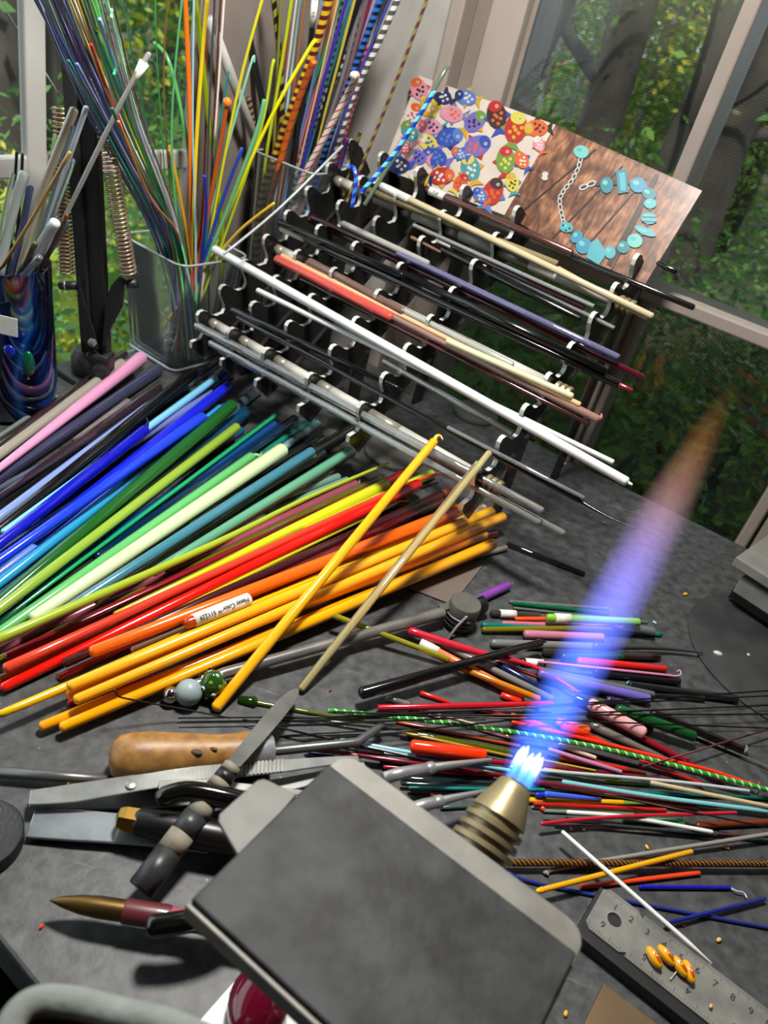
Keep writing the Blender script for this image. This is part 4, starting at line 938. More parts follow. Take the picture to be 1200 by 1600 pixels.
pats.append(([(962, 266), (979, 264), (982, 300), (966, 303)], 2)); pats.append(([(967, 270), (976, 269), (978, 297), (970, 298)], 0))
pats.append(([(924, 378), (934, 373), (946, 392), (944, 402), (936, 414), (916, 402)], 0))
for y in (338, 345): pats.append(([(1003, y), (1026, y + 1), (1026, y + 2.5), (1003, y + 1.5)], 4))
for x, y in ((880, 352), (890, 357), (884, 360)): pats.append((ell(x, y, 2, 2, 0, 8), 4))
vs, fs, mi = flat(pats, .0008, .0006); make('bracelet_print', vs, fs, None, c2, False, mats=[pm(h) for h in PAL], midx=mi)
c1 = card('picture_card', 'printed card crowded with colourful fish-shaped glass beads', [(655, 118), (597, 263), (788, 336), (868, 195)], mat('print_cream', '#a89c90', rough=.4, noise=25, ncol='#b4a89c'))
FP = ['#d85a78', '#e0b028', '#3450b8', '#c8281c', '#74a040', '#e89ab0', '#48a0a8', '#3c2420', '#e86a28', '#7c70c8', '#e8d850', '#1c2c6c', '#f0e8d8', '#5c84d0', '#20201c']
pats = []; r2_ = random.Random(11)
def fish(cx, cy, L, an, body, fin, dots, face):
    L *= 1.22
    c_, s_ = math.cos(an), math.sin(an)
    def tr(pts): return [(cx + x * c_ - y * s_, cy + x * s_ + y * c_) for x, y in pts]
    pats.append((tr([(L * .35, 0), (L * .75, -L * .34), (L * .66, 0), (L * .75, L * .34)]), fin))
    pats.append((tr([(-L * .2, -L * .25), (L * .05, -L * .52), (L * .25, -L * .22)]), fin)); pats.append((tr([(-L * .1, L * .25), (L * .08, L * .5), (L * .25, L * .2)]), fin))
    pats.append((ell(cx, cy, L * .5, L * .36, an), body)); hx_, hy_ = tr([(-L * .33, 0)])[0]; pats.append((ell(hx_, hy_, L * .2, L * .25, an), face))
    for k in range(6):
        dx, dy = ((-.05, -.18), (.14, -.12), (.3, 0), (-.02, .06), (.16, .16), (.06, .0))[k]; qx, qy = tr([(dx * L, dy * L)])[0]; pats.append((ell(qx, qy, L * .065, L * .065, 0, 8), dots))
    ex, ey = tr([(-L * .32, -L * .06)])[0]; pats.append((ell(ex, ey, L * .06, L * .06, 0, 8), 12)); pats.append((ell(ex, ey, L * .03, L * .03, 0, 6), 14))
fl_ = [(655, 140, 30, 1.2, 5, 0, 7, 8), (672, 165, 34, 2.6, 1, 10, 12, 10), (690, 150, 28, .5, 11, 7, 12, 7), (706, 178, 30, .2, 5, 13, 8, 5), (728, 152, 28, .3, 13, 1, 12, 11), (742, 190, 32, 2.4, 9, 1, 7, 4), (776, 180, 36, 1.4, 7, 2, 8, 3), (806, 200, 40, 1.8, 3, 4, 1, 10), (838, 200, 30, 0, 8, 14, 7, 1),
 (645, 178, 28, 2.0, 12, 5, 0, 8), (672, 198, 30, .1, 5, 6, 11, 0), (702, 214, 34, 2.9, 2, 11, 13, 13), (668, 222, 28, .6, 10, 13, 2, 12), (640, 205, 28, 1.1, 6, 5, 12, 4), (745, 228, 36, 2.7, 9, 3, 8, 2), (790, 250, 34, 1.6, 4, 3, 10, 3), (680, 245, 32, .4, 2, 9, 13, 2), (650, 245, 28, .2, 9, 5, 11, 5), (622, 258, 30, .1, 11, 2, 12, 11), (735, 262, 34, 1.3, 6, 1, 12, 10), (770, 300, 36, 2.0, 3, 13, 8, 7), (690, 275, 32, 3.0, 3, 1, 12, 8), (655, 275, 26, .3, 10, 11, 11, 12), (720, 285, 24, 2.2, 8, 10, 3, 3), (815, 250, 24, 1.0, 8, 2, 12, 8), (800, 285, 24, 1.4, 10, 6, 7, 1), (632, 230, 20, .9, 0, 4, 12, 5), (750, 305, 22, .9, 13, 8, 12, 2), (842, 225, 20, 1.2, 5, 8, 12, 12), (718, 240, 20, .5, 13, 2, 12, 8)]
for f in fl_: fish(*f)
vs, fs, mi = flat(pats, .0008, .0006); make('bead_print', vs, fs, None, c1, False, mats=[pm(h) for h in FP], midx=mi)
# ------------------------------------------------------------------ vases
def thin_plastic():
    m = bpy.data.materials.new('clear_acrylic'); m.use_nodes = True; nt = m.node_tree; nt.nodes.clear()
    o = nt.nodes.new('ShaderNodeOutputMaterial'); mx = nt.nodes.new('ShaderNodeMixShader'); t = nt.nodes.new('ShaderNodeBsdfTransparent'); g = nt.nodes.new('ShaderNodeBsdfGlossy')
    mx2 = nt.nodes.new('ShaderNodeMixShader'); d = nt.nodes.new('ShaderNodeBsdfDiffuse'); d.inputs[0].default_value = hx('#b8c4c4'); mx2.inputs[0].default_value = .05
    t.inputs[0].default_value = (.975, .985, .985, 1); g.inputs['Roughness'].default_value = .06
    fr = nt.nodes.new('ShaderNodeFresnel'); fr.inputs[0].default_value = 1.25
    nt.links.new(fr.outputs[0], mx.inputs[0]); nt.links.new(t.outputs[0], mx.inputs[1]); nt.links.new(g.outputs[0], mx.inputs[2])
    nt.links.new(mx.outputs[0], mx2.inputs[1]); nt.links.new(d.outputs[0], mx2.inputs[2]); nt.links.new(mx2.outputs[0], o.inputs[0]); return m
TP = thin_plastic(); RIM = mat('acrylic_rim', '#c8d2d2', rough=.1, trans=.5)
def sqv(label, c, s0, s1, h, az, wall=.0022):
    """square clear vase: bottom side s0, top side s1, rounded corners"""
    root = empty('square_vase', label, 'vase'); ca, sa = math.cos(az), math.sin(az)
    def ring(s, z, n=6):
        out = []; r = s * .14
        for k, (qx, qy) in enumerate(((1, 1), (-1, 1), (-1, -1), (1, -1))):
            for i in range(n + 1):
                a = math.pi / 2 * (k + i / n); x = qx * (s / 2 - r) + math.cos(a) * r; y = qy * (s / 2 - r) + math.sin(a) * r
                out.append(V((c[0] + x * ca - y * sa, c[1] + x * sa + y * ca, z)))
        return out
    rings = [ring(s0, 0.0005), ring(s0 + (s1 - s0) * .05, h * .05), ring((s0 + s1) / 2, h * .5), ring(s1, h), ring(s1 - wall * 2, h), ring((s0 + s1) / 2 - wall * 2, h * .5), ring(s0 - wall * 2, h * .05)]
    n = len(rings[0]); vs = [p for r_ in rings for p in r_]; fs = []
    for i in range(len(rings) - 1):
        for k in range(n): fs.append((i * n + k, i * n + (k + 1) % n, (i + 1) * n + (k + 1) % n, (i + 1) * n + k))
    fs.append(tuple(reversed(range(n)))); fs.append(tuple(range((len(rings) - 1) * n, len(rings) * n)))
    o = make('vase_wall', vs, fs, TP, root, True); auto(o, 35)
    rp = ring(s1 - wall, h); rp.append(rp[0]); tube('vase_rim', rp, wall * .6, RIM, root, 6, 'flat')
    bp = ring(s0 - wall, .003); bp.append(bp[0]); tube('vase_foot', bp, wall * 1.2, RIM, root, 6, 'flat')
    return root
VC1 = V((-.278, .822, 0)); VH1 = .124
sqv('front square clear acrylic vase holding thin stringers', VC1, .080, .098, VH1, -AZ - .06)
VC2 = V((-.186, .922, 0)); VH2 = .218
sqv('rear square clear acrylic vase holding twisted canes', VC2, .072, .086, VH2, -AZ)
def vpath(px, yd, jit, foot, fj):
    pts = [Q(x, y, yd + jit * (1 - i / max(len(px) - 1, 1))) for i, (x, y) in enumerate(px)]
    return pts
SI = [0]
def stringer(label, color, px, w_, kind='o', vase=1, twist=None, tipb=None, lab=None, foot=True, fr=None):
    SI[0] += 1; r_ = random.Random(SI[0] * 13 + vase)
    c = VC1 if vase == 1 else VC2; yd = c.y; jit = r_.uniform(-.035, .03)
    if vase == 1 and fr is None and px[0][0] < 200 and foot: fr = -.235 + r_.uniform(-.02, .02)
    if fr is not None: jit = fr
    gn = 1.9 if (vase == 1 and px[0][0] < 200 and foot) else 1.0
    if vase == 2: w_ *= 1.22
    pts = [Q(x, y, yd + jit * (1 - i / max(len(px) - 1, 1) * .8)) for i, (x, y) in enumerate(px)]
    if foot:
        d = (pts[-1] - pts[-2]).normalized(); f = pts[-1] + d * (pts[-1].z / max(-d.z, .3)) * .9
        lim = .030
        fx = min(max(f.x, c.x - lim), c.x + lim); fy = min(max(c.y + r_.uniform(-.025, .025), c.y - lim), c.y + lim)
        pts.append(V((fx, fy, .006 + r_.uniform(0, .004))))
    r = wr(w_, pts[0]); r = max(r, .0007)
    parts = bool(tipb or lab); nm = 'twisted_cane' if twist else 'glass_stringer'; cat = 'twisted cane' if twist else 'glass stringer'; grp = 'stringers in the front vase' if vase == 1 else 'canes in the rear vase'
    root = empty(nm, label, cat, grp) if parts else None; bn = 'body' if parts else nm
    sp = smooth_path(pts, 5)
    if twist: o = twist_tube(bn, sp, r, [glass(h, 'o') for h in twist[0]], twist[1], root, pattern=twist[2] if len(twist) > 2 else None)
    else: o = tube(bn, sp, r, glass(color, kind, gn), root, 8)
    if not parts: tag(o, label, cat, grp)
    if tipb: ball('gather', pts[0], r * tipb[1], glass(tipb[0], 'o'), root, (1, 1, 1.1))
    if lab: paper_label(root, pts[0], pts[1], r, *lab)
S = stringer
S('slate blue stringer at the far left of the front vase', '#4c5680', [(40, -30), (152, 185), (245, 370)], 6)
S('indigo stringer second from left in the front vase', '#34386c', [(50, -30), (160, 190), (250, 372)], 5)
S('grey green stringer in the left bundle of the front vase', '#5c6a66', [(60, -30), (165, 190), (253, 375)], 5)
S('violet blue stringer in the left bundle of the front vase', '#4a4478', [(68, -30), (170, 190), (256, 374)], 6)
S('slate purple stringer in the left bundle of the front vase', '#54507c', [(76, -30), (176, 190), (260, 378)], 6)
S('dusty periwinkle stringer in the left bundle of the front vase', '#6a74a8', [(84, -30), (180, 190), (262, 378)], 5)
S('brown plum stringer in the left bundle of the front vase', '#54383e', [(90, -30), (185, 195), (265, 380)], 5)
S('teal stringer with its tip against the lamp arm', '#0f6e66', [(107, 95), (170, 215), (262, 390)], 5)
S('mustard stringer in the left bundle of the front vase', '#b8a048', [(97, -30), (190, 200), (268, 380)], 4)
S('white thin stringer in the left bundle of the front vase', '#c8ccc8', [(104, -30), (195, 200), (272, 380)], 3)
S('bright yellow stringer left of the pale green one', '#e0b81c', [(118, -30), (190, 165), (275, 385)], 5)
S('light green thick stringer leaning left', '#5fae62', [(132, -30), (185, 130), (274, 384)], 7)
S('teal green stringer with a wide flat tip leaning left', '#0e7c70', [(150, 52), (200, 180), (280, 388)], 7)
S('periwinkle blue stringer with rounded tip leaning left', '#7484b8', [(155, 30), (205, 175), (284, 390)], 7)
S('red stringer tip showing in the left bundle', '#b01c20', [(142, 70), (190, 200), (272, 385)], 6)
S('mauve stringer leaning left behind the green ones', '#8a6878', [(150, -30), (215, 200), (284, 385)], 4)
S('pale green stringer with hooked tip leaning left', '#79bd86', [(174, 27), (180, 30), (215, 190), (286, 392)], 5)
S('clear white stringer leaning left behind hooked green one', '#ccd4d0', [(160, -30), (220, 200), (284, 388)], 4, 'm')
S('green looped stringer at the middle of the left bundle', '#2f9a68', [(178, 116), (184, 116), (210, 205), (278, 386)], 5)
S('charcoal stringer low in the left bundle', '#36393c', [(130, 130), (210, 270), (276, 384)], 5)
S('blue grey stringer low in the left bundle', '#56648a', [(120, 100), (205, 260), (270, 382)], 6)
S('dark green stringer low in the left bundle', '#12503a', [(175, 170), (225, 280), (284, 390)], 6)
S('orange brown stringer low in the left bundle', '#a8642c', [(185, 190), (235, 310), (284, 388)], 5)
S('thin green thread standing nearly upright', '#3c8a4c', [(242, -30), (247, 120), (268, 390)], 2.2)
S('dark green thread rising to the upper left', '#1c6a4c', [(188, -30), (215, 130), (272, 390)], 2.2)
S('brown thread standing upright in the front vase', '#7c5c2c', [(264, -30), (256, 150), (275, 390)], 3)
S('bent light green stringer with pointed white tip', '#5cb464', [(241, 67), (266, 102), (294, 235), (307, 390)], 6)
S('bright orange stringer standing upright', '#e86c14', [(288, -30), (297, 180), (300, 390)], 8)
S('thin light green stringer left of the orange one', '#5aac70', [(287, -30), (268, 200), (280, 390)], 4)
S('sunny yellow stringer right of the orange one', '#e4c414', [(326, -30), (308, 200), (302, 390)], 7)
S('pale blue stringer just right of the orange one', '#9cc0cc', [(303, -30), (301, 200), (306, 392)], 4)
S('wide lime transparent stringer behind the yellow one', '#a8c41c', [(302, -30), (322, 150), (348, 395)], 10, 't')
S('charcoal thin stringer right of the yellow one', '#3e4048', [(337, -30), (328, 150), (318, 392)], 4)
S('white and maroon thin stringer right of the yellow one', '#d8c8c4', [(352, -30), (340, 150), (322, 395)], 4)
S('dark brown stringer right of the yellow one', '#4c2c1c', [(346, -30), (334, 200), (326, 395)], 4)
S('rust stringer ending in an orange glass bead', '#b8501c', [(355, 160), (338, 260), (312, 398)], 7, tipb=('#ee7a2c', 2.0))
S('lemon yellow stringer leaning right', '#d4cc1c', [(418, -30), (370, 150), (322, 398)], 5)
S('pale aqua stringer with looped tip', '#8cc4a8', [(397, 97), (392, 100), (350, 250), (312, 400)], 4)
S('mid green stringer with rounded tip leaning right', '#67b07a', [(413, 157), (398, 215), (350, 340), (325, 402)], 7)
S('amber yellow short stringer pointing right', '#e0b414', [(428, 318), (380, 355), (345, 392), (330, 404)], 5)
S('lapis blue stringer leaning right', '#2440a8', [(378, 232), (345, 320), (320, 402)], 6)
S('cobalt blue short stringer at the vase centre', '#1c2c9c', [(320, 275), (322, 330), (316, 398)], 6)
S('cherry red short stringer at the vase centre', '#b81c1c', [(321, 306), (314, 350), (306, 398)], 5)
S('long canary yellow stringer crossing to the upper right', '#e8dc14', [(494, 64), (482, 78), (420, 190), (350, 345), (330, 402)], 6)
S('yellow green stringer beside the canary one', '#a8bc1c', [(428, 97), (425, 105), (405, 210), (340, 400)], 5)
S('golden yellow stringer low at the vase centre', '#dca014', [(265, 228), (284, 320), (298, 402)], 5)
S('forest green stringer left of the golden one', '#2c7040', [(252, 205), (272, 300), (290, 398)], 4)
S('maroon upright stringer behind the orange one', '#5c2420', [(320, -30), (322, 180), (312, 396)], 4)
S('teal short stringer tip right of the yellow ones', '#187468', [(357, 112), (342, 210), (320, 398)], 4)
S('white curled thread at the bottom of the front vase', '#e0e0d8', [(210, 412), (245, 480), (285, 520)], 3, foot=False)
S('second white thread at the bottom of the front vase', '#d4d8d0', [(196, 470), (245, 510), (285, 545)], 3, foot=False)
S('green thread leaning low inside the front vase', '#6cb480', [(243, 415), (232, 480), (228, 520)], 3, foot=False)
EXT = [('slate', '#474f74', 46, 243, 5), ('dusk blue', '#5c6894', 55, 247, 5), ('moss grey', '#6a7468', 63, 251, 4), ('ink blue', '#2a2e58', 72, 255, 5), ('heather', '#6a5c84', 80, 258, 5), ('smoke blue', '#78849c', 88, 262, 4), ('pewter', '#70747a', 94, 266, 4), ('raisin', '#4a3440', 101, 268, 5), ('ochre', '#a88c30', 110, 271, 4), ('sea green', '#3c8a70', 122, 274, 5), ('fern green', '#4c9c54', 140, 278, 5), ('pale jade', '#8cbc9c', 146, 281, 4), ('steel', '#8494a8', 157, 283, 5), ('plum brown', '#5c4040', 168, 285, 4)]
for nm_, h_, xt, xr, w_ in EXT:
    S('%s coloured stringer packed in the left bundle of the front vase' % nm_, h_, [(xt, -30), ((xt + xr) / 2 - 4, 185), (xr, 378)], w_)
EX2 = [('olive', '#7c7c30', 440, 425, 4), ('copper', '#9c6040', 480, 440, 4), ('slate grey', '#5c606c', 500, 448, 5), ('forest', '#2c5c3c', 512, 455, 4), ('ultramarine', '#2c3c9c', 574, 486, 5), ('wine', '#6c2434', 588, 492, 5), ('silver', '#b4b4b8', 600, 498, 4), ('teal', '#2c7078', 556, 470, 5), ('cream', '#cfc4a8', 610, 505, 4), ('rust', '#94482c', 526, 462, 4), ('lavender', '#8c84b4', 594, 489, 4), ('charcoal', '#2c2c30', 614, 508, 6)]
for nm_, h_, xt, xr, w_ in EX2:
    S('%s coloured rod packed among the canes of the rear vase' % nm_, h_, [(xt, -30), ((xt + xr) / 2, 130), (xr, 280)], w_, vase=2)
# rear vase
T = lambda a, b, p, pat=None: ([a, b], p, pat) if pat else ([a, b], p)
S('yellow and maroon candy-twist cane, the boldest twist', '', [(522, -30), (490, 80), (440, 215), (405, 340)], 12, vase=2, fr=-.06, twist=T('#5a1820', '#e8bc28', .0085))
S('black and olive twisted cane behind the yellow twist', '', [(424, -30), (436, 80), (440, 200), (420, 340)], 8, vase=2, twist=T('#1c1a14', '#8a8428', .012))
S('chartreuse stringer in the rear vase', '#b4c420', [(460, -30), (440, 100), (415, 250), (408, 330)], 5, vase=2)
S('pale ice blue stringer in the rear vase', '#a8c8cc', [(474, -30), (455, 120), (430, 300)], 5, vase=2)
S('white thin stringer left of the yellow twist', '#c8c8c0', [(467, -30), (448, 120), (424, 300)], 3, vase=2)
S('brick red stringer ending in the rear vase', '#8c3834', [(452, 33), (436, 160), (418, 310)], 5, vase=2)
S('orange spiral-tipped cane in the rear vase', '', [(490, 95), (462, 170), (436, 260), (415, 360)], 9, vase=2, fr=-.075, twist=T('#e8701c', '#c85410', .012, [0] * 9 + [1] * 3))
S('white cane with thin pink stripes and hooked top', '', [(552, 118), (554, 126), (515, 200), (468, 290), (455, 340)], 10, vase=2, fr=-.07, twist=T('#e8dcd4', '#d85c5c', .03, [0, 0, 0, 1] * 3))
S('blue and black rope cane in the rear vase', '', [(606, -30), (560, 90), (520, 200), (478, 330)], 9, vase=2, twist=T('#2464b8', '#101830', .007))
S('maroon and aqua rope cane in the rear vase', '', [(592, -30), (545, 80), (500, 170), (462, 275)], 9, vase=2, twist=T('#5a2028', '#88b0ac', .009))
S('white and grey rope cane leaning right', '', [(634, -30), (590, 70), (552, 150), (520, 250)], 9, vase=2, twist=T('#d4d4d0', '#54504e', .009))
S('crimson dotted rope cane left of the white rope', '', [(574, 70), (562, 130), (540, 200), (512, 310)], 8, vase=2, twist=T('#8c1c38', '#b86878', .006))
S('red and navy rope cane near the vase rim', '', [(542, 215), (530, 260), (514, 330)], 8, vase=2, twist=T('#5c1c34', '#2c3484', .008))
S('dark teal and plum rope cane', '', [(545, -30), (515, 100), (470, 260)], 8, vase=2, twist=T('#2c2830', '#4c7c7c', .007))
S('emerald stringer in the rear vase', '#2c7c4c', [(540, -30), (490, 130), (432, 265)], 5, vase=2)
S('violet stringer in the rear vase', '#3a2c9c', [(550, -30), (505, 130), (470, 270)], 5, vase=2)
S('steel blue stringer with thin tip', '#5c74b0', [(504, 5), (490, 120), (450, 290)], 4, vase=2)
S('indigo thin stringer right in the rear vase', '#3c4494', [(622, -30), (560, 120), (500, 290)], 4, vase=2)
S('amber brown stringer in the rear vase', '#9c7434', [(530, -30), (500, 120), (470, 280)], 4, vase=2)
S('peach thin stringer in the rear vase', '#d8a888', [(535, -30), (498, 130), (462, 280)], 3, vase=2)
S('mauve pink stringer in the rear vase', '#a86c78', [(516, 58), (490, 150), (455, 280)], 4, vase=2)
S('rose stringer right of the violet one', '#b05c64', [(556, -30), (512, 140), (476, 280)], 4, vase=2)
S('yellow olive thin stringer right of the violet one', '#b8a83c', [(562, -30), (520, 130), (480, 280)], 4, vase=2)
S('black rod with a white paper flag', '#1c1a1e', [(492, 2), (480, 110), (455, 280)], 8, vase=2, lab=(-.02, .36, '5 G', False), )
S('black rod right of the violet stringers', '#1a1820', [(568, -20), (525, 110), (480, 270)], 8, vase=2)
S('grey clear rod right of the rope canes', '#8c8488', [(570, -30), (535, 120), (485, 270)], 6, 'm', vase=2)
S('plum grey rod between the rope canes', '#6a5458', [(580, -30), (540, 130), (495, 260)], 6, vase=2)
S('dark black-green rod standing against the corner', '#15181a', [(390, 62), (400, 110), (418, 200), (425, 300)], 10, vase=2)
S('purple dotted cane behind the yellow twist', '', [(388, 152), (396, 200), (410, 290)], 8, vase=2, twist=T('#2c2438', '#8c7440', .006))
S('blue rope cane bent inside the rear vase', '', [(496, 262), (478, 315), (452, 348), (432, 362)], 9, vase=2, twist=T('#2c5cb0', '#141c3c', .006))
def lean2(label, color, px, w_, yd, twist=None, kind='o'):
    pts = [Q(x, y, d) for (x, y), d in zip(px, yd)]; r = wr(w_, pts[0])
    if twist: o = twist_tube('twisted_cane', smooth_path(pts, 4), r, [glass(h, 'o') for h in twist[0]], twist[1], None, pattern=twist[2] if len(twist) > 2 else None)
    else: o = tube('glass_stringer', smooth_path(pts, 4), r, glass(color, kind))
    tag(o, label, 'twisted cane' if twist else 'glass stringer', 'canes standing beside the rear vase')
lean2('long olive and maroon twisted cane leaning on the wall corner', '', [(678, -30), (610, 150), (548, 300), (530, 345)], 6, (.90, .885, .87, .86), T('#7c7434', '#5a2c34', .012))
lean2('olive twisted cane stub right of the rear vase', '', [(563, 206), (545, 268), (532, 320)], 6, (.93, .92, .91), T('#6c6828', '#3c3420', .010))
lean2('grey green rod behind the fish bead card', '#5c6c58', [(699, 104), (640, 205), (570, 320)], 7, (.90, .875, .85))
lean2('turquoise and blue twisted cane in front of the fish card', '', [(679, 142), (620, 235), (563, 302)], 8, (.80, .79, .775), T('#1c3ca8', '#5cb8c8', .012))
lean2('royal blue twisted stub hooked on the rack corner', '', [(541, 262), (552, 262), (556, 280), (550, 325)], 7, (.79, .79, .785, .78), T('#1c2c9c', '#3c74c8', .009))
lean2('fine clear rod with a yellow end leaning across the vases', '#c4cccc', [(535, 228), (437, 325), (350, 397)], 4, (.86, .80, .745), None, 'm')

# ------------------------------------------------------------------ blue glass vase with clear rods
BV = P(14, 632); BH = .140
def blue_glass():
    m = mat('cobalt_art_glass', '#0a2a6a', rough=.05, trans=.55, coat=.6)
    nt = m.node_tree; b = nt.nodes['Principled BSDF']; tc = nt.nodes.new('ShaderNodeTexCoord'); wv = nt.nodes.new('ShaderNodeTexWave'); wv.bands_direction = 'X'; wv.inputs['Scale'].default_value = 18; wv.inputs['Distortion'].default_value = 6; wv.inputs['Detail'].default_value = 3; wv.inputs['Detail Scale'].default_value = .8
    nt.links.new(tc.outputs['Object'], wv.inputs['Vector']); r = nt.nodes.new('ShaderNodeValToRGB'); e = r.color_ramp.elements; e[0].color = hx('#040c28'); e[0].position = .1; e[1].color = hx('#1c5c98'); e[1].position = 1.0
    k = e.new(.55); k.color = hx('#071c58'); k = e.new(.85); k.color = hx('#0a2e70')
    nt.links.new(wv.outputs['Fac'], r.inputs[0]); nt.links.new(r.outputs[0], b.inputs['Base Color']); return m
bv = empty('blue_vase', 'cobalt blue swirled glass vase at the left edge', 'vase')
R0 = .040
lathe('vase_wall', [(R0 * .9, .001), (R0 * 1.02, .006), (R0 * 1.06, .03), (R0 * 1.03, .07), (R0 * .98, .11), (R0 * .96, BH), (R0 * .90, BH), (R0 * .90, .07), (R0 * .9, .02)], BV, UP, blue_glass(), bv, 36)
ball('glass_prunt', BV + V((.022, -.034, .075)), .006, glass('#1c34d8', 't'), bv, (1, .5, 1)); ball('glass_prunt', BV + V((.033, -.024, .062)), .009, glass('#0c7a54', 't'), bv, (.7, .5, 1.4))
def inb(label, color, px, w_, kind='c', twist=None, lab=None, d=0.0):
    SI[0] += 1; r_ = random.Random(SI[0]); pts = [Q(x, y, BV.y + d * (1 - i / (len(px) - 1))) for i, (x, y) in enumerate(px)]
    e = pts[-1]; dr = (pts[-1] - pts[-2]).normalized(); f = e + dr * ((e.z - .02) / max(-dr.z, .35))
    v = V((f.x - BV.x, f.y - BV.y, 0)); 
    if v.length > .024: v *= .024 / v.length
    pts.append(V((BV.x + v.x, BV.y + v.y, .02))); r = wr(w_, pts[0])
    root = empty('glass_rod', label, 'glass rod', 'clear rods in the blue vase') if lab else None
    if twist: o = twist_tube('glass_rod', smooth_path(pts, 4), r, [glass(h, 'o') for h in twist[0]], twist[1], None, pattern=twist[2])
    else: o = tube('body' if lab else 'glass_rod', smooth_path(pts, 4), r, glass(color, kind, 1.5 if kind in 'mc' else 1.0), root, 10)
    if not lab: tag(o, label, 'glass rod', 'clear rods in the blue vase')
    else:
        paper_label(root, pts[0], pts[1], r, *lab)
        if 'flag' in label: tube('paper_flag', [pts[0].lerp(pts[1], .16), pts[0].lerp(pts[1], .62)], [r * 2.7, r * 1.3], PAPER, root, 12, 'flat', squash=.75)
inb('tall grey ribbed rod with a paper flag near its tip', '#8c8c8a', [(233, 84), (188, 163), (72, 400)], 8, 'm', lab=(.14, .50), d=.02)
inb('thick smoky clear rod, tallest of the thick ones', '#b8b09c', [(116, 172), (70, 290), (30, 425)], 14, 'm', d=.0)
inb('pale blue flat rod right of the thick smoky one', '#b4c4d0', [(135, 168), (100, 270), (52, 425)], 9, 'm')
inb('second pale blue rod beside the flat one', '#9cb4c8', [(114, 198), (88, 290), (48, 425)], 9, 't')
inb('gold-leaf striped thin rod across the clear rods', '#c89c48', [(109, 238), (60, 325), (5, 415), (-2, 430)], 6, 'o', d=-.02)
inb('clear rod with blue tint under the gold one', '#b8c8d4', [(114, 250), (85, 330), (42, 428)], 9, 'c')
inb('amber brown rod leaning right at the vase rim', '#8c5418', [(104, 336), (82, 385), (56, 438)], 8, 't', d=-.01)
inb('thick frosted clear rod in the middle of the vase', '#c8d0d0', [(86, 348), (60, 390), (34, 438)], 18, 'm', d=-.015)
inb('clear rod with black and gold knob end', '#584838', [(55, 380), (42, 410), (28, 440)], 9, 'm', d=-.025)
inb('wide clear rod at the left of the blue vase', '#c4cccc', [(37, 272), (18, 340), (0, 425)], 17, 'm', d=.01)
inb('thin black rod at the left of the blue vase', '#141414', [(26, 238), (22, 300), (14, 425)], 5, 'o', d=.02)
inb('second thin black rod at the left of the blue vase', '#181818', [(35, 240), (32, 300), (22, 425)], 5, 'o', d=.02)
inb('narrow clear rod at the left picture edge', '#ccd4d4', [(20, 272), (6, 340), (-6, 420)], 8, 'c')
inb('violet tinted clear rod behind the wide one', '#6c74b0', [(47, 292), (36, 350), (18, 425)], 11, 't', d=.015)
inb('clear rod nearest the viewer with a white tag', '#c0c8d0', [(62, 402), (30, 440), (8, 470)], 11, 'c', d=-.03, lab=(.9, 1.0))
inb('pale green thin rod behind the smoky one', '#8cb46c', [(86, 210), (74, 290), (40, 425)], 5, 'm', d=.02)
inb('smoky grey thin rod right of the frosted one', '#74787a', [(106, 345), (85, 385), (48, 432)], 7, 't')
# white paper tag stuck on the vase front
q = P(8, 510, .085); c_ = Q(6, 508, BV.y - .047)
box('paper_tag', c_, (V((1, .1, 0)), V((0, 1, 0)), UP), (.022, .0006, .016), PAPER, bv, .0)

# ------------------------------------------------------------------ spring-arm lamp
L0 = Q(163, 556, .705); lamp = empty('spring_arm_lamp', 'black spring-balanced lamp arm with twin copper coloured springs', 'lamp')
LY = L0.y
LM = mat('lamp_black', '#1c1c1c', rough=.45, noise=400, ncol='#2a2a2a', bump=.15, bscale=600)
base = P(150, 592)
box('base_bracket', V((L0.x - .018, LY + .005, .004)), (WR, WL, UP), (.060, .045, .008), LM, lamp, .002)
lathe('swivel_drum', [(.015, 0), (.017, .004), (.017, .018), (.013, .026)], V((L0.x - .018, LY + .004, .008)), UP, LM, lamp, 24)
box('swivel_block', V((L0.x - .004, LY, .022)), (V((1, 0, 0)), V((0, 1, 0)), UP), (.024, .022, .030), LM, lamp, .004)
lathe('pivot_knob', [(.008, 0), (.009, .002), (.009, .010), (.004, .011), (.004, .012)], V((L0.x + .002, LY - .009, .020)), V((.2, -1, 0)), LM, lamp, 20)
T0 = Q(150, 556, LY); T1 = Q(113, -60, LY)
ad = (T1 - T0).normalized(); side = ad.cross(V((0, 1, 0))).normalized()
if side.x < 0: side = -side
for s_, wd, dy in ((-.0075, .011, 0.0), (.0055, .0145, .004)):
    c = (T0 + T1) / 2 + side * s_ + V((0, dy, 0)); box('arm_bar', c, (side, V((0, 1, 0)), ad), (wd, .011, (T1 - T0).length), LM, lamp, .0012)
COP = mat('spring_copper', '#b89a80', rough=.3, metal=.7)
def spring(name, a, b, R, n, wire):
    d = (b - a); pts = []
    u, v = frame(d)
    for i in range(n * 10 + 1):
        t = i / (n * 10); an = 2 * math.pi * n * t; pts.append(a + d * t + (u * math.cos(an) + v * math.sin(an)) * R)
    vs, fs = tube_data(pts, wire, 5, 'flat'); make(name, vs, fs, COP, lamp)
spring('spring', Q(104, 428, LY), Q(96, 165, LY), .0066, 40, .0011)
spring('spring', Q(202, 430, LY - .006), Q(150, 120, LY - .006), .0066, 46, .0011)
for (xa, xb, y) in ((94, 122, 446), (188, 214, 443)): tube('spring_pin', [Q(xa, y, LY - .004), Q(xb, y, LY - .004)], .0042, LM, lamp, 14, 'flat'); tube('pin_ring', [Q(xa + 9, y, LY - .004), Q(xa + 11, y, LY - .004)], .0048, STEEL, lamp, 14, 'flat')
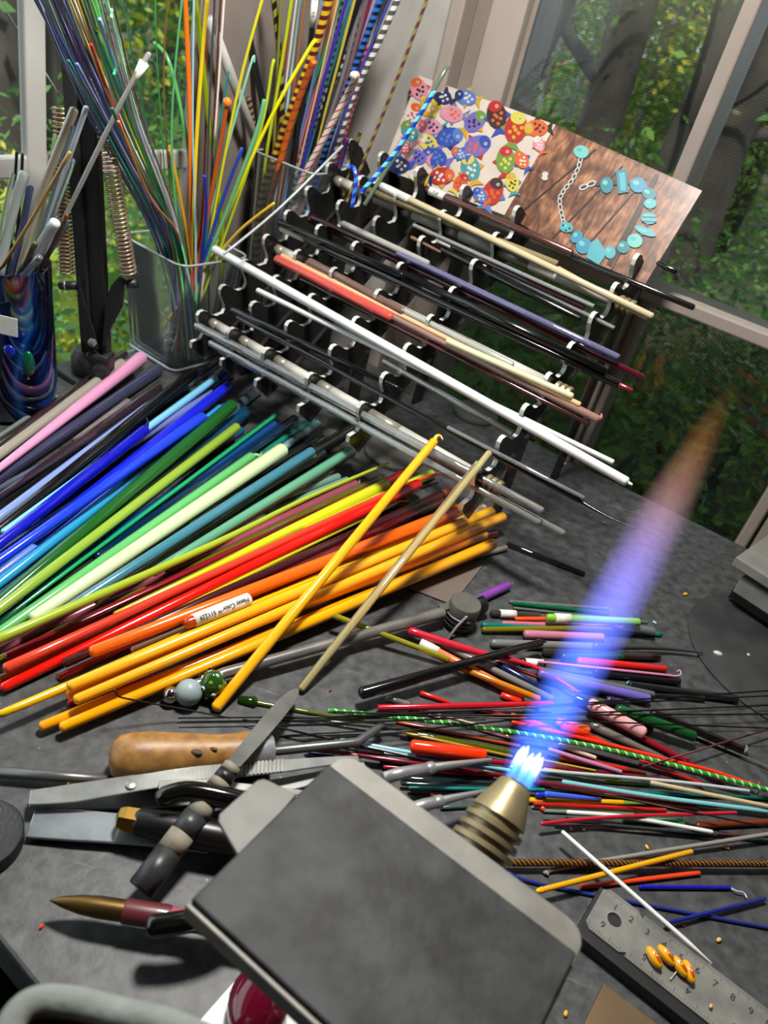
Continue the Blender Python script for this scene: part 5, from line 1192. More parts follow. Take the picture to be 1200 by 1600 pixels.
prism('bracket_wing', [Q(x, y, LY - .010) for x, y in ((186, 432), (194, 438), (193, 455), (190, 480), (172, 514), (166, 540), (160, 540), (165, 480), (172, 448))], V((0, .003, 0)), LM, lamp)
prism('bracket_wing', [Q(x, y, LY - .010) for x, y in ((122, 434), (126, 455), (136, 490), (146, 520), (152, 545), (145, 552), (128, 530), (124, 480), (120, 445))], V((0, .003, 0)), LM, lamp)
lathe('pivot_bolt', [(.0045, 0), (.0045, .002), (.002, .0035)], Q(145, 535, LY - .012), V((0, -1, 0)), STEEL, lamp, 6)
# upper arm and head, above the frame
EL = T1; hd = LAMP_POS + UP * .06
tube('upper_arm', [EL, hd], .007, LM, lamp, 10)
lathe('elbow_joint', [(.014, -.012), (.016, -.008), (.016, .008), (.014, .012)], EL, V((0, 1, 0)), LM, lamp, 20)
lathe('lamp_shade', [(.02, .075), (.03, .06), (.06, .03), (.085, 0), (.083, 0), (.058, .028), (.028, .056)], LAMP_POS + UP * .004, UP, mat('shade_metal', '#2a2a2a', rough=.4), lamp, 36)
ld = bpy.data.lights.new('lamp_light', 'AREA'); ld.shape = 'DISK'; ld.size = .13; ld.energy = LAMP_W; ld.color = (1.0, .97, .92)
lo = bpy.data.objects.new('lamp_light', ld); COL.objects.link(lo); lo.location = LAMP_POS; lo.parent = lamp
# fine thread from the upper left to the lamp pivot
tube('tension_wire', [Q(0, 0, LY), Q(97, 155, LY)], .0006, STEEL, lamp, 5)
# ------------------------------------------------------------------ hand tools
WOOD = mat('handle_wood', '#7a5228', rough=.45, noise=130, ncol='#a87c40', bump=.15, bscale=120, nramp=(.3, .7)); WOODD = mat('wood_dent', '#4a3020', rough=.7)
# wooden-handled pick
a, b = P(176, 1184, .016), P(392, 1175, .013); d = (b - a); ln = d.length
pick = empty('wooden_handled_pick', 'light wooden handled pick with a bent steel tip', 'pick')
lathe('handle', [(.004, -.002), (.0095, .0), (.0125, .004), (.0138, .012), (.0138, ln * .25), (.0125, ln * .5), (.0108, ln * .75), (.0112, ln * .88), (.0125, ln * .97), (.0115, ln)], a, d, WOOD, pick, 28)
for (x, y, rr_) in ((305, 1174, .0034), (334, 1170, .0018)):
    q = P(x, y, .0245); ball('dent', q, rr_, WOODD, pick, (1.3, .6, .3))
lathe('ferrule', [(.0098, 0), (.010, .001), (.010, .012), (.0092, .013)], b, d, STEEL, pick, 24)
s0 = b + d.normalized() * .013; s1 = P(558, 1160, .012); s2 = P(598, 1132, .012)
tube('shaft', [s0, s1 - (s1 - s0).normalized() * .004, s1, s2], [.0030, .0030, .0030, .0024], STEELD, pick, 12)
# beaded rod clamp
cl = empty('beaded_rod_clamp', 'steel rod clamp with three beads on its handle end', 'clamp tool')
h0, h1 = P(350, 1052, .0115), P(690, 958, .0125)
tube('steel_handle', [P(282, 1078, .0125), h0, h0.lerp(h1, .5), h1], [.0026, .0040, .0040, .0048], mat('clamp_steel', '#76736f', rough=.3, metal=.6, noise=30, ncol='#9a9691'), cl, 14)
ball('silver_bead', P(267, 1086, .0068), .0058, mat('bead_silver', '#c4c4c4', rough=.12, metal=1), cl)
ball('frosted_bead', P(295, 1082, .0095), .0088, mat('bead_frost', '#a8bcc0', rough=.45, trans=.35), cl)
gb = P(331, 1070, .0105); gbo = ball('flower_bead', gb, .0086, glass('#3c6c1c', 't'), cl, (1, 1, 1.25))
for k in range(20):
    an = k * 2.39996; zz = 1 - 2 * (k + .5) / 20; rr_ = math.sqrt(max(0, 1 - zz * zz)); q = gb + V((rr_ * math.cos(an) * .0086, rr_ * math.sin(an) * .0086, zz * .0105))
    ball('flower_dot', q - (q - gb) * .12, .0019, glass(['#8cc4c8', '#d8e0dc', '#5c8c2c'][k % 3], 'o'), gbo, n=8, k=5)
    if k % 3 == 1: ball('flower_dot', q + (q - gb).normalized() * .001, .0011, glass('#141414', 'o'), gbo, n=8, k=5)
kn = P(716, 975, 0); lathe('spring_knob', [(.0118, 0), (.0125, .001), (.0125, .0215), (.0118, .0225)], kn + UP * .001, UP, mat('knob_grey', '#4a4843', rough=.5, noise=60, ncol='#57544e'), cl, 30)
for k in range(3):
    c = kn + UP * (.006 + k * .004); tube('spring_coil', [c + V((math.cos(t), math.sin(t), 0)) * .0136 for t in [2.4 + i * .2 for i in range(15)]], .0009, STEELD, cl, 6)
tube('spring_leg', [kn + V((.002, -.013, .020)), kn + V((-.003, -.016, .010)), kn + V((-.007, -.022, .001))], .0012, STEEL, cl, 7)
prism('jaw', [h1 + V(q) for q in ((-.004, .004, .004), (.030, .030, .006), (.0305, .028, .006), (0, -.002, .004))], -UP * .006, STEELD, cl)
tube('jaw_pad', [P(738, 950, .009), P(752, 944, .010)], [.007, .008], BLACKP, cl, 10)
pu = lay('purple rod gripped in the clamp jaw', '#7c3c98', (744, 938, 793, 915), 15, 'o', group=None)
# brown translucent sheet under the amber rods
tag(prism('smoky_sheet', [P(x, y, 0.0005) for x, y in ((600, 905), (706, 946), (756, 882), (650, 850))], UP * .0012, mat('smoky_sheet', '#6a6058', rough=.2, spec=.5)), 'thin smoky brown sheet under the amber rod ends', 'sheet')
# long steel rod at left
sr = tube('steel_rod', [P(-20, 1205, .006), P(212, 1222, .007)], .0030, STEELD, None, 12, 'flat'); tag(sr, 'plain steel rod entering from the left edge', 'steel rod')
tag(tube('brass_rod', [P(109, 1225, .0035), P(190, 1228, .0035)], .0032, mat('brass_bright', '#a8843c', rough=.3, metal=1), None, 12), 'short round-ended brass rod beneath the tweezers', 'brass rod')
# tweezers
def strip(name, px, z, wmm, thk, m, parent):
    """flat springy strip following pixels; per-point height z and width (mm)"""
    c = [P(x, y, zz) for (x, y), zz in zip(px, z)]; c = smooth_path(c, 4); n = len(c)
    ws = [wmm[0] + (wmm[-1] - wmm[0]) * i / (n - 1) for i in range(n)] if len(wmm) == 2 else [wmm[min(int(i / 4), len(wmm) - 2)] + (wmm[min(int(i / 4) + 1, len(wmm) - 1)] - wmm[min(int(i / 4), len(wmm) - 2)]) * ((i % 4) / 4 if i < n - 1 else 1) for i in range(n)]
    vs, fs = [], []
    for i, p in enumerate(c):
        d = (c[min(i + 1, n - 1)] - c[max(i - 1, 0)]).normalized(); sd_ = d.cross(UP).normalized(); nn = sd_.cross(d)
        if nn.z < 0: nn = -nn
        wv = ws[i] / 2000
        vs += [p - sd_ * wv, p + sd_ * wv, p + sd_ * wv + nn * thk, p - sd_ * wv + nn * thk]
    for i in range(n - 1):
        a = i * 4
        for k in range(4): fs.append((a + k, a + (k + 1) % 4, a + 4 + (k + 1) % 4, a + 4 + k))
    fs += [(3, 2, 1, 0), tuple((n - 1) * 4 + k for k in range(4))]
    o = make(name, vs, fs, m, parent, False); fixn(o); add_bevel(o, .0006, 2); return o
TW = mat('tweezer_steel', '#a4a5a1', rough=.3, metal=.6, noise=50, ncol='#868684')
tw = empty('tweezers', 'broad stainless tweezers with ribbed grips below the wooden handle', 'tweezers')
strip('upper_arm', [(46, 1248), (120, 1240), (205, 1226), (300, 1212), (440, 1198), (560, 1186)], [.010, .012, .016, .017, .014, .011], [9, 12, 11, 11, 9, 4], .0014, TW, tw)
strip('lower_arm', [(46, 1252), (130, 1252), (250, 1250), (380, 1238), (470, 1222), (570, 1196)], [.006, .003, .003, .003, .004, .006], [9, 12, 11, 11, 9, 4], .0014, TW, tw)
for k in range(24):
    t = k / 23; x, y = 298 + 142 * t, 1211 - 13 * t; q = P(x, y, .0172 - .0025 * t); box('grip_rib', q + UP * .0011, (V((.97, .22, 0)), V((-.22, .97, 0)), UP), (.0012, .0088, .0012), TW, tw)
lathe('rivet', [(.003, 0), (.003, .0008), (.002, .0012)], P(205, 1226, .018), UP, TW, tw, 14)
tw2 = empty('tweezers', 'thin bright tweezers partly under the black pliers handle', 'tweezers')
strip('upper_arm', [(248, 1228), (300, 1226), (390, 1232), (470, 1240), (520, 1246)], [.020, .021, .020, .018, .014], [6, 6, 5, 4, 2], .0012, TW, tw2)
strip('lower_arm', [(248, 1234), (300, 1246), (390, 1246), (470, 1248), (520, 1250)], [.018, .012, .011, .012, .013], [6, 6, 5, 4, 2], .0012, TW, tw2)
# polished spatula
spt = empty('steel_spatula', 'polished flat steel spatula blade below the tweezers', 'spatula')
strip('blade', [(48, 1288), (120, 1292), (220, 1300), (330, 1316)], [.003, .004, .005, .006], [17, 18, 17, 15], .0022, mat('polished_steel', '#b4bac0', rough=.2, metal=.6, noise=40, ncol='#8c949c'), spt)
strip('tang', [(330, 1316), (400, 1328), (470, 1338)], [.006, .006, .006], [12, 10, 9], .003, STEELD, spt)
# black-handled tool with brass cap
bh = empty('brass_capped_handle', 'black rubber handle with a hexagonal brass end cap', 'tool handle')
e0, e1 = P(205, 1281, .0155), P(400, 1318, .0155); dd = (e1 - e0).normalized()
tube('grip', [e0 + dd * .004, e0.lerp(e1, .4), e1], [.0072, .0088, .0085], mat('black_rubber', '#0d0d0d', rough=.35, bump=.1, bscale=150), bh, 18)
lathe('brass_cap', [(.002, -.008), (.0055, -.0065), (.0068, -.003), (.0070, .004)], e0, dd, mat('cap_brass', '#9a7638', rough=.3, metal=1), bh, 6, smooth=False)
# palette knife with taped handle
kf = empty('palette_knife', 'palette knife with a taped worn handle lying across the tools', 'knife')
k0, k1, kt = P(222, 1388, .012), P(364, 1196, .036), P(464, 1078, .012); kd = (k1 - k0).normalized(); KL = (k1 - k0).length
TAPE = mat('knife_tape', '#29292a', rough=.4, noise=60, ncol='#3b3c3d'); BARE = mat('knife_bare', '#8c8472', rough=.8, noise=90, ncol='#6a6252', bump=.3, bscale=150); DARKH = mat('knife_dark', '#1a1a1a', rough=.4)
segs = [(0, .28, TAPE, .0075), (.28, .42, BARE, .0072), (.42, .57, TAPE, .0070), (.57, .66, BARE, .0067), (.66, .80, DARKH, .0063), (.80, .86, BARE, .0060), (.86, .94, DARKH, .0056), (.94, 1.0, BARE, .0053)]
for t0, t1, m_, r_ in segs: tube('handle_band', [k0.lerp(k1, t0), k0.lerp(k1, t1)], [r_, r_ * .97], m_, kf, 16, 'flat')
tube('handle_end', [k0 - kd * .0008, k0 + kd * .001], .0073, DARKH, kf, 16, 'flat')
bd_ = (kt - k1); u_ = bd_.cross(V((0, .3, 1))).normalized(); up_ = u_.cross(bd_).normalized()
if up_.z < 0: up_ = -up_
wid = [(0, .0040), (.25, .0048), (.55, .0054), (.8, .0050), (.94, .0034), (1.0, .0010)]
prism('blade', [k1 + bd_ * t + u_ * w_ for t, w_ in wid] + [k1 + bd_ * t - u_ * w_ for t, w_ in reversed(wid)], up_ * .0009, mat('knife_steel', '#8f8f8b', rough=.32, metal=.5, noise=30, ncol='#6f706e'), kf)
# pliers: two coated handles, joint and jaws hidden below the marver
plr = empty('pliers', 'open pliers with glossy black dipped handles', 'pliers')
PLM = mat('dipped_black', '#0a0a0a', rough=.12, coat=.5)
tube('handle', smooth_path([P(251, 1247, .030), P(290, 1236, .033), P(345, 1244, .033), P(400, 1262, .030), P(470, 1320, .022)], 5), [.0046] + [.0054] * 20, PLM, plr, 14)
tube('handle', smooth_path([P(238, 1447, .026), P(290, 1440, .028), P(350, 1425, .027), P(420, 1380, .024), P(470, 1326, .022)], 5), [.0053] * 21, PLM, plr, 14)
lathe('joint', [(.009, -.004), (.010, -.003), (.010, .004), (.009, .005)], P(474, 1324, .022), UP, STEELD, plr, 20)
prism('jaws', [P(x, y, .018) for x, y in ((470, 1310), (540, 1330), (545, 1340), (475, 1338))], UP * .008, STEELD, plr)
# brass-tipped tool with red collar
bt = empty('brass_tipped_reamer', 'pointed brass-tipped tool with a dark red collar', 'reamer')
g0, g1 = P(78, 1406, .013), P(400, 1454, .016); gd = (g1 - g0); gl = gd.length
lathe('brass_tip', [(.0005, 0), (.0026, gl * .06), (.0044, gl * .15), (.0051, gl * .24), (.0051, gl * .36)], g0, gd, mat('reamer_brass', '#7c6238', rough=.35, metal=.9, noise=40, ncol='#5a452a'), bt, 22)
lathe('collar', [(.0056, gl * .355), (.0058, gl * .37), (.0058, gl * .56), (.0054, gl * .58)], g0, gd, mat('collar_red', '#5a2024', rough=.4, coat=.3), bt, 22)
lathe('shank', [(.0052, gl * .58), (.0052, gl * .72), (.0056, gl * .74), (.0056, gl)], g0, gd, mat('shank_pink', '#a04a50', rough=.4), bt, 22)
# steel-tipped picks by the torch
for lb, p_ in (('slim steel pick pointing at the torch flame', ((600, 1216), (627, 1208), (678, 1199), (767, 1187))), ('lower steel pick beside the torch head', ((630, 1268), (663, 1258), (691, 1251), (757, 1236)))):
    t_ = empty('steel_pick', lb, 'pick'); z = .022
    tube('grip', [P(*p_[0], z), P(*p_[1], z), P(*p_[2], z)], [.0038, .0038, .0034], STEEL, t_, 14, 'flat'); tube('tip', [P(*p_[2], z), P(*p_[3], z * .75)], [.0028, .0013], STEEL, t_, 10)
    lathe('collar', [(.0036, 0), (.0039, .001), (.0039, .004), (.0034, .005)], P(*p_[2], z) - (P(*p_[2], z) - P(*p_[1], z)).normalized() * .005, P(*p_[2], z) - P(*p_[1], z), STEEL, t_, 16)

# ------------------------------------------------------------------ torch with marver plate
TA = math.radians(21.97); TX = V((math.sin(TA), math.cos(TA), 0)); TYv = V((math.cos(TA), -math.sin(TA), 0))
TIP = P(806, 1226, .118)
# flame axis: keep the pixel line, rise chosen so that the torch leans up
EL_ = math.radians(33)
def flame_end(x, y):
    best = None; r = ray(x, y)
    lo_, hi_ = None, None
    # plane through TIP containing TX and UP tilted direction
    best = min(((CAM + r * t) for t in [i * .002 + .1 for i in range(600)]), key=lambda q: abs(math.atan2((q - TIP).z, max(1e-6, math.hypot((q - TIP).x, (q - TIP).y))) - EL_) if (q - TIP).dot(TX) > 0 else 9)
    return best
FE = flame_end(1150, 590); FD = (FE - TIP); FL = FD.length; FDn = FD.normalized()
torch = empty('bench_torch', 'brass bench torch with finned head and grey marver plate on top', 'torch')
fin = [(.0072, 0), (.0080, -.001), (.0088, -.004), (.0124, -.014), (.0132, -.017)]
for k in range(5):
    h = -.0178 - k * .0050; fin += [(.0116, h + .0006), (.0116, h - .0018), (.0140 + .0004 * k, h - .0022), (.0140 + .0004 * k, h - .0046)]
fin += [(.011, -.046), (.011, -.078)]
lathe('burner_head', fin, TIP, FDn, BRASS, torch, 40)
lathe('burner_face', [(.0070, -.0005), (.0070, .0006), (.006, .0008)], TIP, FDn, mat('face_steel', '#8a9aa8', rough=.3, metal=1), torch, 30)
tube('torch_body', [TIP - FDn * .07, TIP - FDn * .15], .011, BRASS, torch, 20, 'flat')
post = TIP - FDn * .10
tube('torch_stem', [post, V((post.x, post.y, .004))], .008, BRASS, torch, 16, 'flat')
lathe('torch_base', [(.028, 0), (.030, .001), (.030, .006), (.026, .008)], V((post.x, post.y, .0005)), UP, STEELD, torch, 32)
MZ = .142
GRAPH = mat('graphite', '#1a1a1b', rough=.55, spec=.22, noise=60, ncol='#363738', bump=.2, bscale=200, nramp=(.36, .66)); TRAY = mat('tray_steel', '#625f59', rough=.5, metal=.15, noise=60, ncol='#757269')
mc = lambda x, y, z=MZ: P(x, y, z)
TLc, Lc, Rc = mc(516, 1192), mc(319, 1424), mc(903, 1486)
eu = (Rc - TLc).normalized(); ev = (Lc - TLc); ev = (ev - eu * ev.dot(eu)).normalized(); Wd = (Rc - TLc).length; Hd = (Lc - TLc).length
def mq(u, v, z=0): return TLc + eu * (u * Wd) + ev * v + UP * z
# tray lip, rounded front corners
def rlip():
    pts = []
    r = .009; f = -.0135
    pts += [mq(.004, .02)]
    for k in range(6): an = math.pi + k * math.pi / 10; pts.append(mq(-.01 + r / Wd + r / Wd * math.cos(an), f + r + r * math.sin(an)))
    for k in range(6): an = 1.5 * math.pi + k * math.pi / 10; pts.append(mq(1.01 - r / Wd + r / Wd * math.cos(an), f + r + r * math.sin(an)))
    pts += [mq(1.01, .02), mq(1.0, Hd), mq(.004, Hd)]
    return pts
prism('marver_tray', [p - UP * .008 for p in rlip()], UP * .003, TRAY, torch, .0005)
prism('graphite_plate', [mq(.0, .0015, -.005), mq(1.0, .0015, -.005), mq(1.0, Hd, -.005), mq(0, Hd, -.005)], UP * .006, GRAPH, torch, .0008)
prism('tray_edge', [mq(-.004, Hd + .0006, -.009), mq(1.0, Hd + .0006, -.009), mq(1.0, Hd + .0024, -.009), mq(-.004, Hd + .0024, -.009)], UP * .0085, TRAY, torch, .0005)
prism('side_tab', [P(x, y, .128) for x, y in ((340, 1288), (342, 1276), (400, 1224), (410, 1221), (420, 1224), (462, 1246), (375, 1348))], UP * .002, mat('tab_steel', '#403f3b', rough=.5, metal=.15, noise=60, ncol='#504e49'), torch, .0004)
tube('marver_bracket', [TIP - FDn * .10, mq(.5, .05, -.008)], .006, STEELD, torch, 10)
# flame: glowing gas
def flame_mat(key, L, r0, strength, stops, radial=2.0, axis_pow=None):
    m = bpy.data.materials.new(key); m.use_nodes = True; nt = m.node_tree; nt.nodes.clear(); o = nt.nodes.new('ShaderNodeOutputMaterial'); em = nt.nodes.new('ShaderNodeEmission')
    tc = nt.nodes.new('ShaderNodeTexCoord'); sx = nt.nodes.new('ShaderNodeSeparateXYZ'); nt.links.new(tc.outputs['Object'], sx.inputs[0])
    def mth(op, a, b=None):
        n = nt.nodes.new('ShaderNodeMath'); n.operation = op
        for i, v in enumerate((a, b)):
            if v is None: continue
            if isinstance(v, (int, float)): n.inputs[i].default_value = v
            else: nt.links.new(v, n.inputs[i])
        return n.outputs[0]
    z = mth('DIVIDE', sx.outputs[2], L); rr_ = mth('SQRT', mth('ADD', mth('MULTIPLY', sx.outputs[0], sx.outputs[0]), mth('MULTIPLY', sx.outputs[1], sx.outputs[1])))
    # local flame radius grows, then closes towards the end
    rad = nt.nodes.new('ShaderNodeValToRGB'); nt.links.new(z, rad.inputs[0]); e = rad.color_ramp.elements
    e[0].position = 0; e[0].color = (r0[0][1],) * 3 + (1,); e[1].position = 1; e[1].color = (r0[-1][1],) * 3 + (1,)
    for p, v in r0[1:-1]: k = e.new(p); k.color = (v, v, v, 1)
    q = mth('SUBTRACT', 1.0, mth('DIVIDE', rr_, mth('MULTIPLY', rad.outputs[0], .04)))
    q = mth('POWER', mth('MAXIMUM', q, 0.0), radial)
    cr = nt.nodes.new('ShaderNodeValToRGB'); nt.links.new(z, cr.inputs[0]); e = cr.color_ramp.elements; e[0].position = stops[0][0]; e[0].color = hx(stops[0][1]); e[1].position = stops[-1][0]; e[1].color = hx(stops[-1][1])
    for p, h, *_ in stops[1:-1]: k = e.new(p); k.color = hx(h)
    st_ = nt.nodes.new('ShaderNodeValToRGB'); nt.links.new(z, st_.inputs[0]); e = st_.color_ramp.elements; e[0].position = 0; e[0].color = (stops[0][2],) * 3 + (1,); e[1].position = 1; e[1].color = (stops[-1][2],) * 3 + (1,)
    for p, h, v in stops[1:-1]: k = e.new(p); k.color = (v, v, v, 1)
    nt.links.new(cr.outputs[0], em.inputs[0]); nt.links.new(mth('MULTIPLY', mth('MULTIPLY', q, st_.outputs[0]), strength), em.inputs[1]); nt.links.new(em.outputs[0], o.inputs['Volume']); return m
def axial(name, prof, org, ax, m, parent, n=20):
    """lathe built in local space with z along the axis so that volume shaders can use object coordinates"""
    vs, fs = [], []
    for r, h in prof:
        for k in range(n): an = 2 * math.pi * k / n; vs.append((r * math.cos(an), r * math.sin(an), h))
    for i in range(len(prof) - 1):
        for k in range(n): fs.append((i * n + k, i * n + (k + 1) % n, (i + 1) * n + (k + 1) % n, (i + 1) * n + k))
    fs.append(tuple(reversed(range(n)))); e = (len(prof) - 1) * n; fs.append(tuple(range(e, e + n)))
    o = make(name, vs, fs, m, parent, True); o.matrix_world = Matrix.Translation(org) @ V(ax).to_track_quat('Z', 'Y').to_matrix().to_4x4(); return o
flame = empty('torch_flame', 'blue torch flame fading to pink and orange at its tip', 'flame')
prof_r = [(0, .22), (.06, .31), (.15, .34), (.35, .39), (.6, .38), (.85, .22), (1, .06)]
FM = flame_mat('flame_gas', FL, prof_r, 125.0, [(0, '#3070ff', 1.0), (.15, '#3c70ff', .95), (.32, '#6478ff', .62), (.5, '#9a86e8', .36), (.65, '#cc9898', .22), (.82, '#e09050', .10), (1, '#c07030', .0)], .8)
axial('outer_flame', [(.0098, .0005)] + [(.04 * v * 1.02, FL * p) for p, v in prof_r[1:]], TIP + FDn * .001, FDn, FM, flame, 24)
CM = flame_mat('flame_candle', .017, [(0, .042), (.4, .055), (.8, .045), (1, .015)], 700.0, [(0, '#2aa0ff', .35), (.35, '#58c0ff', .6), (.6, '#f4f8ff', 1.2), (1, '#ffffff', 1.2)], .5)
u_, v_ = frame(FDn)
for k in range(5):
    an = 2 * math.pi * k / 5 + .3; off = (u_ * math.cos(an) + v_ * math.sin(an)) * .0052
    axial('inner_candle', [(.0016, 0), (.0021, .007), (.0017, .0135), (.0006, .017)], TIP + FDn * .001 + off, FDn, CM, flame, 10)

# ------------------------------------------------------------------ ruler on its slab, beads, box, cards, disc, kiln
RZ = .009
ra, rb_ = P(945, 1385, RZ), P(912, 1446, RZ); rx = (P(1179, 1584, RZ) - P(965, 1420, RZ)).normalized(); ry = (rb_ - ra); ry = (ry - rx * ry.dot(rx)); RWD = ry.length; ry.normalize()
def rq(x, y, z=0): return ra + rx * x + ry * y + UP * z
tag(prism('graphite_block', [rq(-.002, .0015, -RZ + .0004), rq(-.002, RWD + .0070, -RZ + .0004), rq(.19, RWD + .0070, -RZ + .0004), rq(.19, .0015, -RZ + .0004)], UP * (RZ - .0006), mat('block_black', '#161617', rough=.45, noise=60, ncol='#1e1e1f'), None, .0008), 'black graphite block under the steel ruler', 'block')
rul = empty('steel_ruler', 'worn steel ruler with a hanging hole and engraved numbers', 'ruler')
RM = mat('ruler_steel', '#757570', rough=.4, metal=.35, noise=60, ncol='#8f8e86', bump=.06, bscale=300)
# plate with a round hole
hc = (.0125, RWD * .50); hr = .0042; NH = 24
outer = []
cr_ = .003
def rnd_c(cx, cy, a0): return [(cx + cr_ * math.cos(a0 + i * math.pi / 8), cy + cr_ * math.sin(a0 + i * math.pi / 8)) for i in range(5)]
vs, fs = [], []
sq = []
for i in range(NH):
    an = 2 * math.pi * i / NH; sq.append((math.cos(an), math.sin(an)))
for z in (0, .0008):
    for cx, cy in sq: vs.append(rq(hc[0] + cx * hr, hc[1] + cy * hr, z))
    for cx, cy in sq:
        m_ = max(abs(cx) / (hc[0] - .0), abs(cy) / (RWD * .5)); k = 1 / m_ ; x = hc[0] + cx * k; y = hc[1] + cy * k
        if x < .003 and y < .003: x += .0012; y += .0012
        if x < .003 and y > RWD - .003: x += .0012; y -= .0012
        vs.append(rq(x, y, z))
o1 = 2 * NH
for i in range(NH):
    j = (i + 1) % NH
    fs += [(o1 + i, o1 + j, o1 + NH + j, o1 + NH + i), (j, i, NH + i, NH + j), (i, j, o1 + j, o1 + i), (NH + j, NH + i, o1 + NH + i, o1 + NH + j)]
o = make('ruler_end', vs, fs, RM, rul, False); fixn(o)
prism('ruler_blade', [rq(2 * hc[0], 0), rq(2 * hc[0], RWD), rq(.185, RWD), rq(.185, 0)], UP * .0008, RM, rul)
for k in range(1, 13): text('engraved_number', str(k), rq(.0100 * k, RWD * .27, .0009), rx, -ry, .0058, INK, rul)
for k, ch in enumerate('6543'): text('engraved_number', ch, rq(.0085 + .0254 * k, RWD * .74, .0009), -rx, ry, .0058, INK, rul)
tv, tf = [], []
for k in range(0, 170):
    l = .0048 if k % 10 == 0 else .0036 if k % 5 == 0 else .0024; x = .002 + k * .001; b0_ = len(tv)
    tv += [rq(x, .0003, .00086), rq(x + .00022, .0003, .00086), rq(x + .00022, l, .00086), rq(x, l, .00086)]; tf.append((b0_, b0_ + 1, b0_ + 2, b0_ + 3))
for k in range(0, 105):
    l = .0046 if k % 8 == 0 else .0034 if k % 4 == 0 else .0022; x = .002 + k * .0254 / 16; b0_ = len(tv)
    tv += [rq(x, RWD - l, .00086), rq(x + .00022, RWD - l, .00086), rq(x + .00022, RWD - .0003, .00086), rq(x, RWD - .0003, .00086)]; tf.append((b0_, b0_ + 1, b0_ + 2, b0_ + 3))
o = make('graduation_marks', tv, tf, INK, rul, False); o['kind'] = 'stuff'
# yellow-orange glass disc beads on a wire
bz = RZ + .0012
for i, (x, y, an, lb) in enumerate(((1022, 1496, 1.0, 'leftmost yellow orange glass piece on the ruler'), (1041, 1493, .9, 'second yellow orange glass piece on the ruler'), (1062, 1510, .95, 'third yellow orange glass piece on the ruler'), (1076, 1518, 1.3, 'rightmost yellow glass piece on the ruler'))):
    q = P(x, y, bz + .003); c_, s_ = math.cos(an), math.sin(an); ax = (V((c_, -s_, 0)), V((s_, c_, 0)), UP)
    root = empty('glass_bead', lb, 'glass bead', 'yellow orange glass pieces on the ruler')
    ball('body', q, .0054, glass('#e8a410', 'o'), root, (1.15, .52, .6), ax); ball('streak', q + UP * .0008 + ax[0] * .001, .0050, glass('#e05c14', 'm'), root, (.8, .34, .58), ax)
tag(tube('bead_wire', [P(1050, 1490, bz + .006), P(1062, 1512, bz + .001), P(1048, 1530, bz + .0008)], .0004, STEEL, None, 5), 'fine wire among the yellow orange glass pieces', 'wire')
# brown tile at the bottom
tl = prism('brown_tile', [P(944, 1536, .006), P(1060, 1625, .006), P(985, 1720, .006), P(870, 1690, .006)], -UP * .0055, mat('kraft_tile', '#6a5334', rough=.6, noise=18, ncol='#5a4529'), None, .0005); tag(tl, 'brown tile corner at the bottom right', 'tile')
# black disc at left
dsc = P(-30, 1318); tag(lathe('black_disc', [(.0190, 0), (.0208, .001), (.0208, .008), (.0200, .009), (.0180, .0085)], dsc, UP, mat('disc_black', '#141516', rough=.5, noise=300, ncol='#1f2021', bump=.3, bscale=500), None, 40), 'thick black round disc cut by the left edge', 'disc')
# white card with a ruby glass piece
tag(prism('white_card', [P(384, 1514, .001), P(298, 1612, .001), P(420, 1680, .001), P(520, 1570, .001)], UP * .0008, mat('white_card', '#e8e6e2', rough=.6)), 'white card partly under the marver plate', 'card')
q = P(405, 1565, .012); rub = ball('ruby_glass', q, .012, glass('#7c1030', 't'), None, (1.2, 1.5, .85), n=20, k=12); tag(rub, 'ruby red glass lump on the white card', 'glass lump')
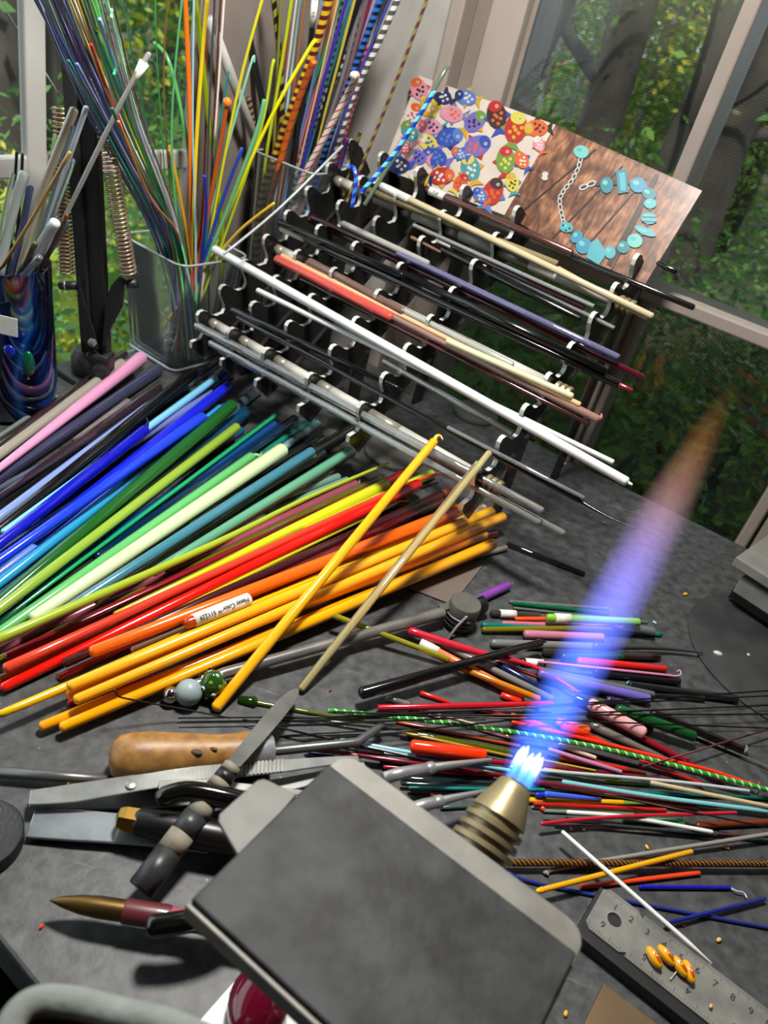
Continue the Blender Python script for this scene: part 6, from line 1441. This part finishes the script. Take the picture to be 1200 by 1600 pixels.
# padded arm rest at bottom left
pad = empty('arm_rest', 'worn grey padded arm rest with brown top at the bottom left', 'arm rest')
PADM = mat('grey_fabric', '#6f746f', rough=.95, noise=60, ncol='#858a85', bump=.6, bscale=300)
pp = [P(x, y, .15) for x, y in ((5, 1640), (22, 1592), (55, 1566), (110, 1566), (180, 1582), (260, 1600), (330, 1630))]
tube('fabric_rim', smooth_path(pp, 6), .0042, PADM, pad, 12)
prism('brown_panel', [P(x, y, .146) for x, y in ((20, 1640), (36, 1600), (62, 1580), (110, 1580), (180, 1594), (260, 1612), (330, 1650), (290, 1760), (40, 1760))], -UP * .02, mat('brown_leather', '#4a2a1c', rough=.6, noise=30, ncol='#3a2016'), pad)
pd0 = P(140, 1700, .12); box('arm_post', V((pd0.x, pd0.y, (.126 + ZF) / 2)), (WR, WL, UP), (.03, .02, .126 - ZF), BLACKP, pad)
# grey steel box at the right edge on a round black base
kb = empty('steel_box', 'grey steel box with a round boss cut by the right edge', 'steel box')
KM = mat('box_grey', '#6d6c67', rough=.55, noise=60, ncol='#7a7973'); 
kz = .052; c0 = P(1150, 870, kz)
kx = V((math.cos(math.radians(-38)), math.sin(math.radians(-38)), 0)); ky = V((-kx.y, kx.x, 0))
def kq(x, y, z): return V((c0.x, c0.y, 0)) + kx * x + ky * y + UP * z
prism('box_lid', [kq(0, 0, kz - .010), kq(.12, 0, kz - .010), kq(.12, .09, kz - .010), kq(0, .09, kz - .010)], UP * .010, KM, kb, .001)
prism('box_body', [kq(.012, .004, kz - .034), kq(.12, .004, kz - .034), kq(.12, .08, kz - .034), kq(.012, .08, kz - .034)], UP * .018, KM, kb, .001)
prism('box_plinth', [kq(.010, .012, .006), kq(.12, .012, .006), kq(.12, .08, .006), kq(.010, .08, .006)], UP * .012, BLACKP, kb)
lathe('round_boss', [(.028, 0), (.028, .012), (.025, .018), (.012, .020)], kq(.058, .050, kz), UP, KM, kb, 30)
pc = kq(.085, -.015, 0); tag(lathe('round_black_base', [(.089, .0004), (.090, .0008), (.090, .0016), (.089, .002)], V((pc.x, pc.y, 0)), UP, mat('base_black', '#262728', rough=.5, noise=40, ncol='#343535'), None, 56), 'round black base plate under the steel box', 'base plate')
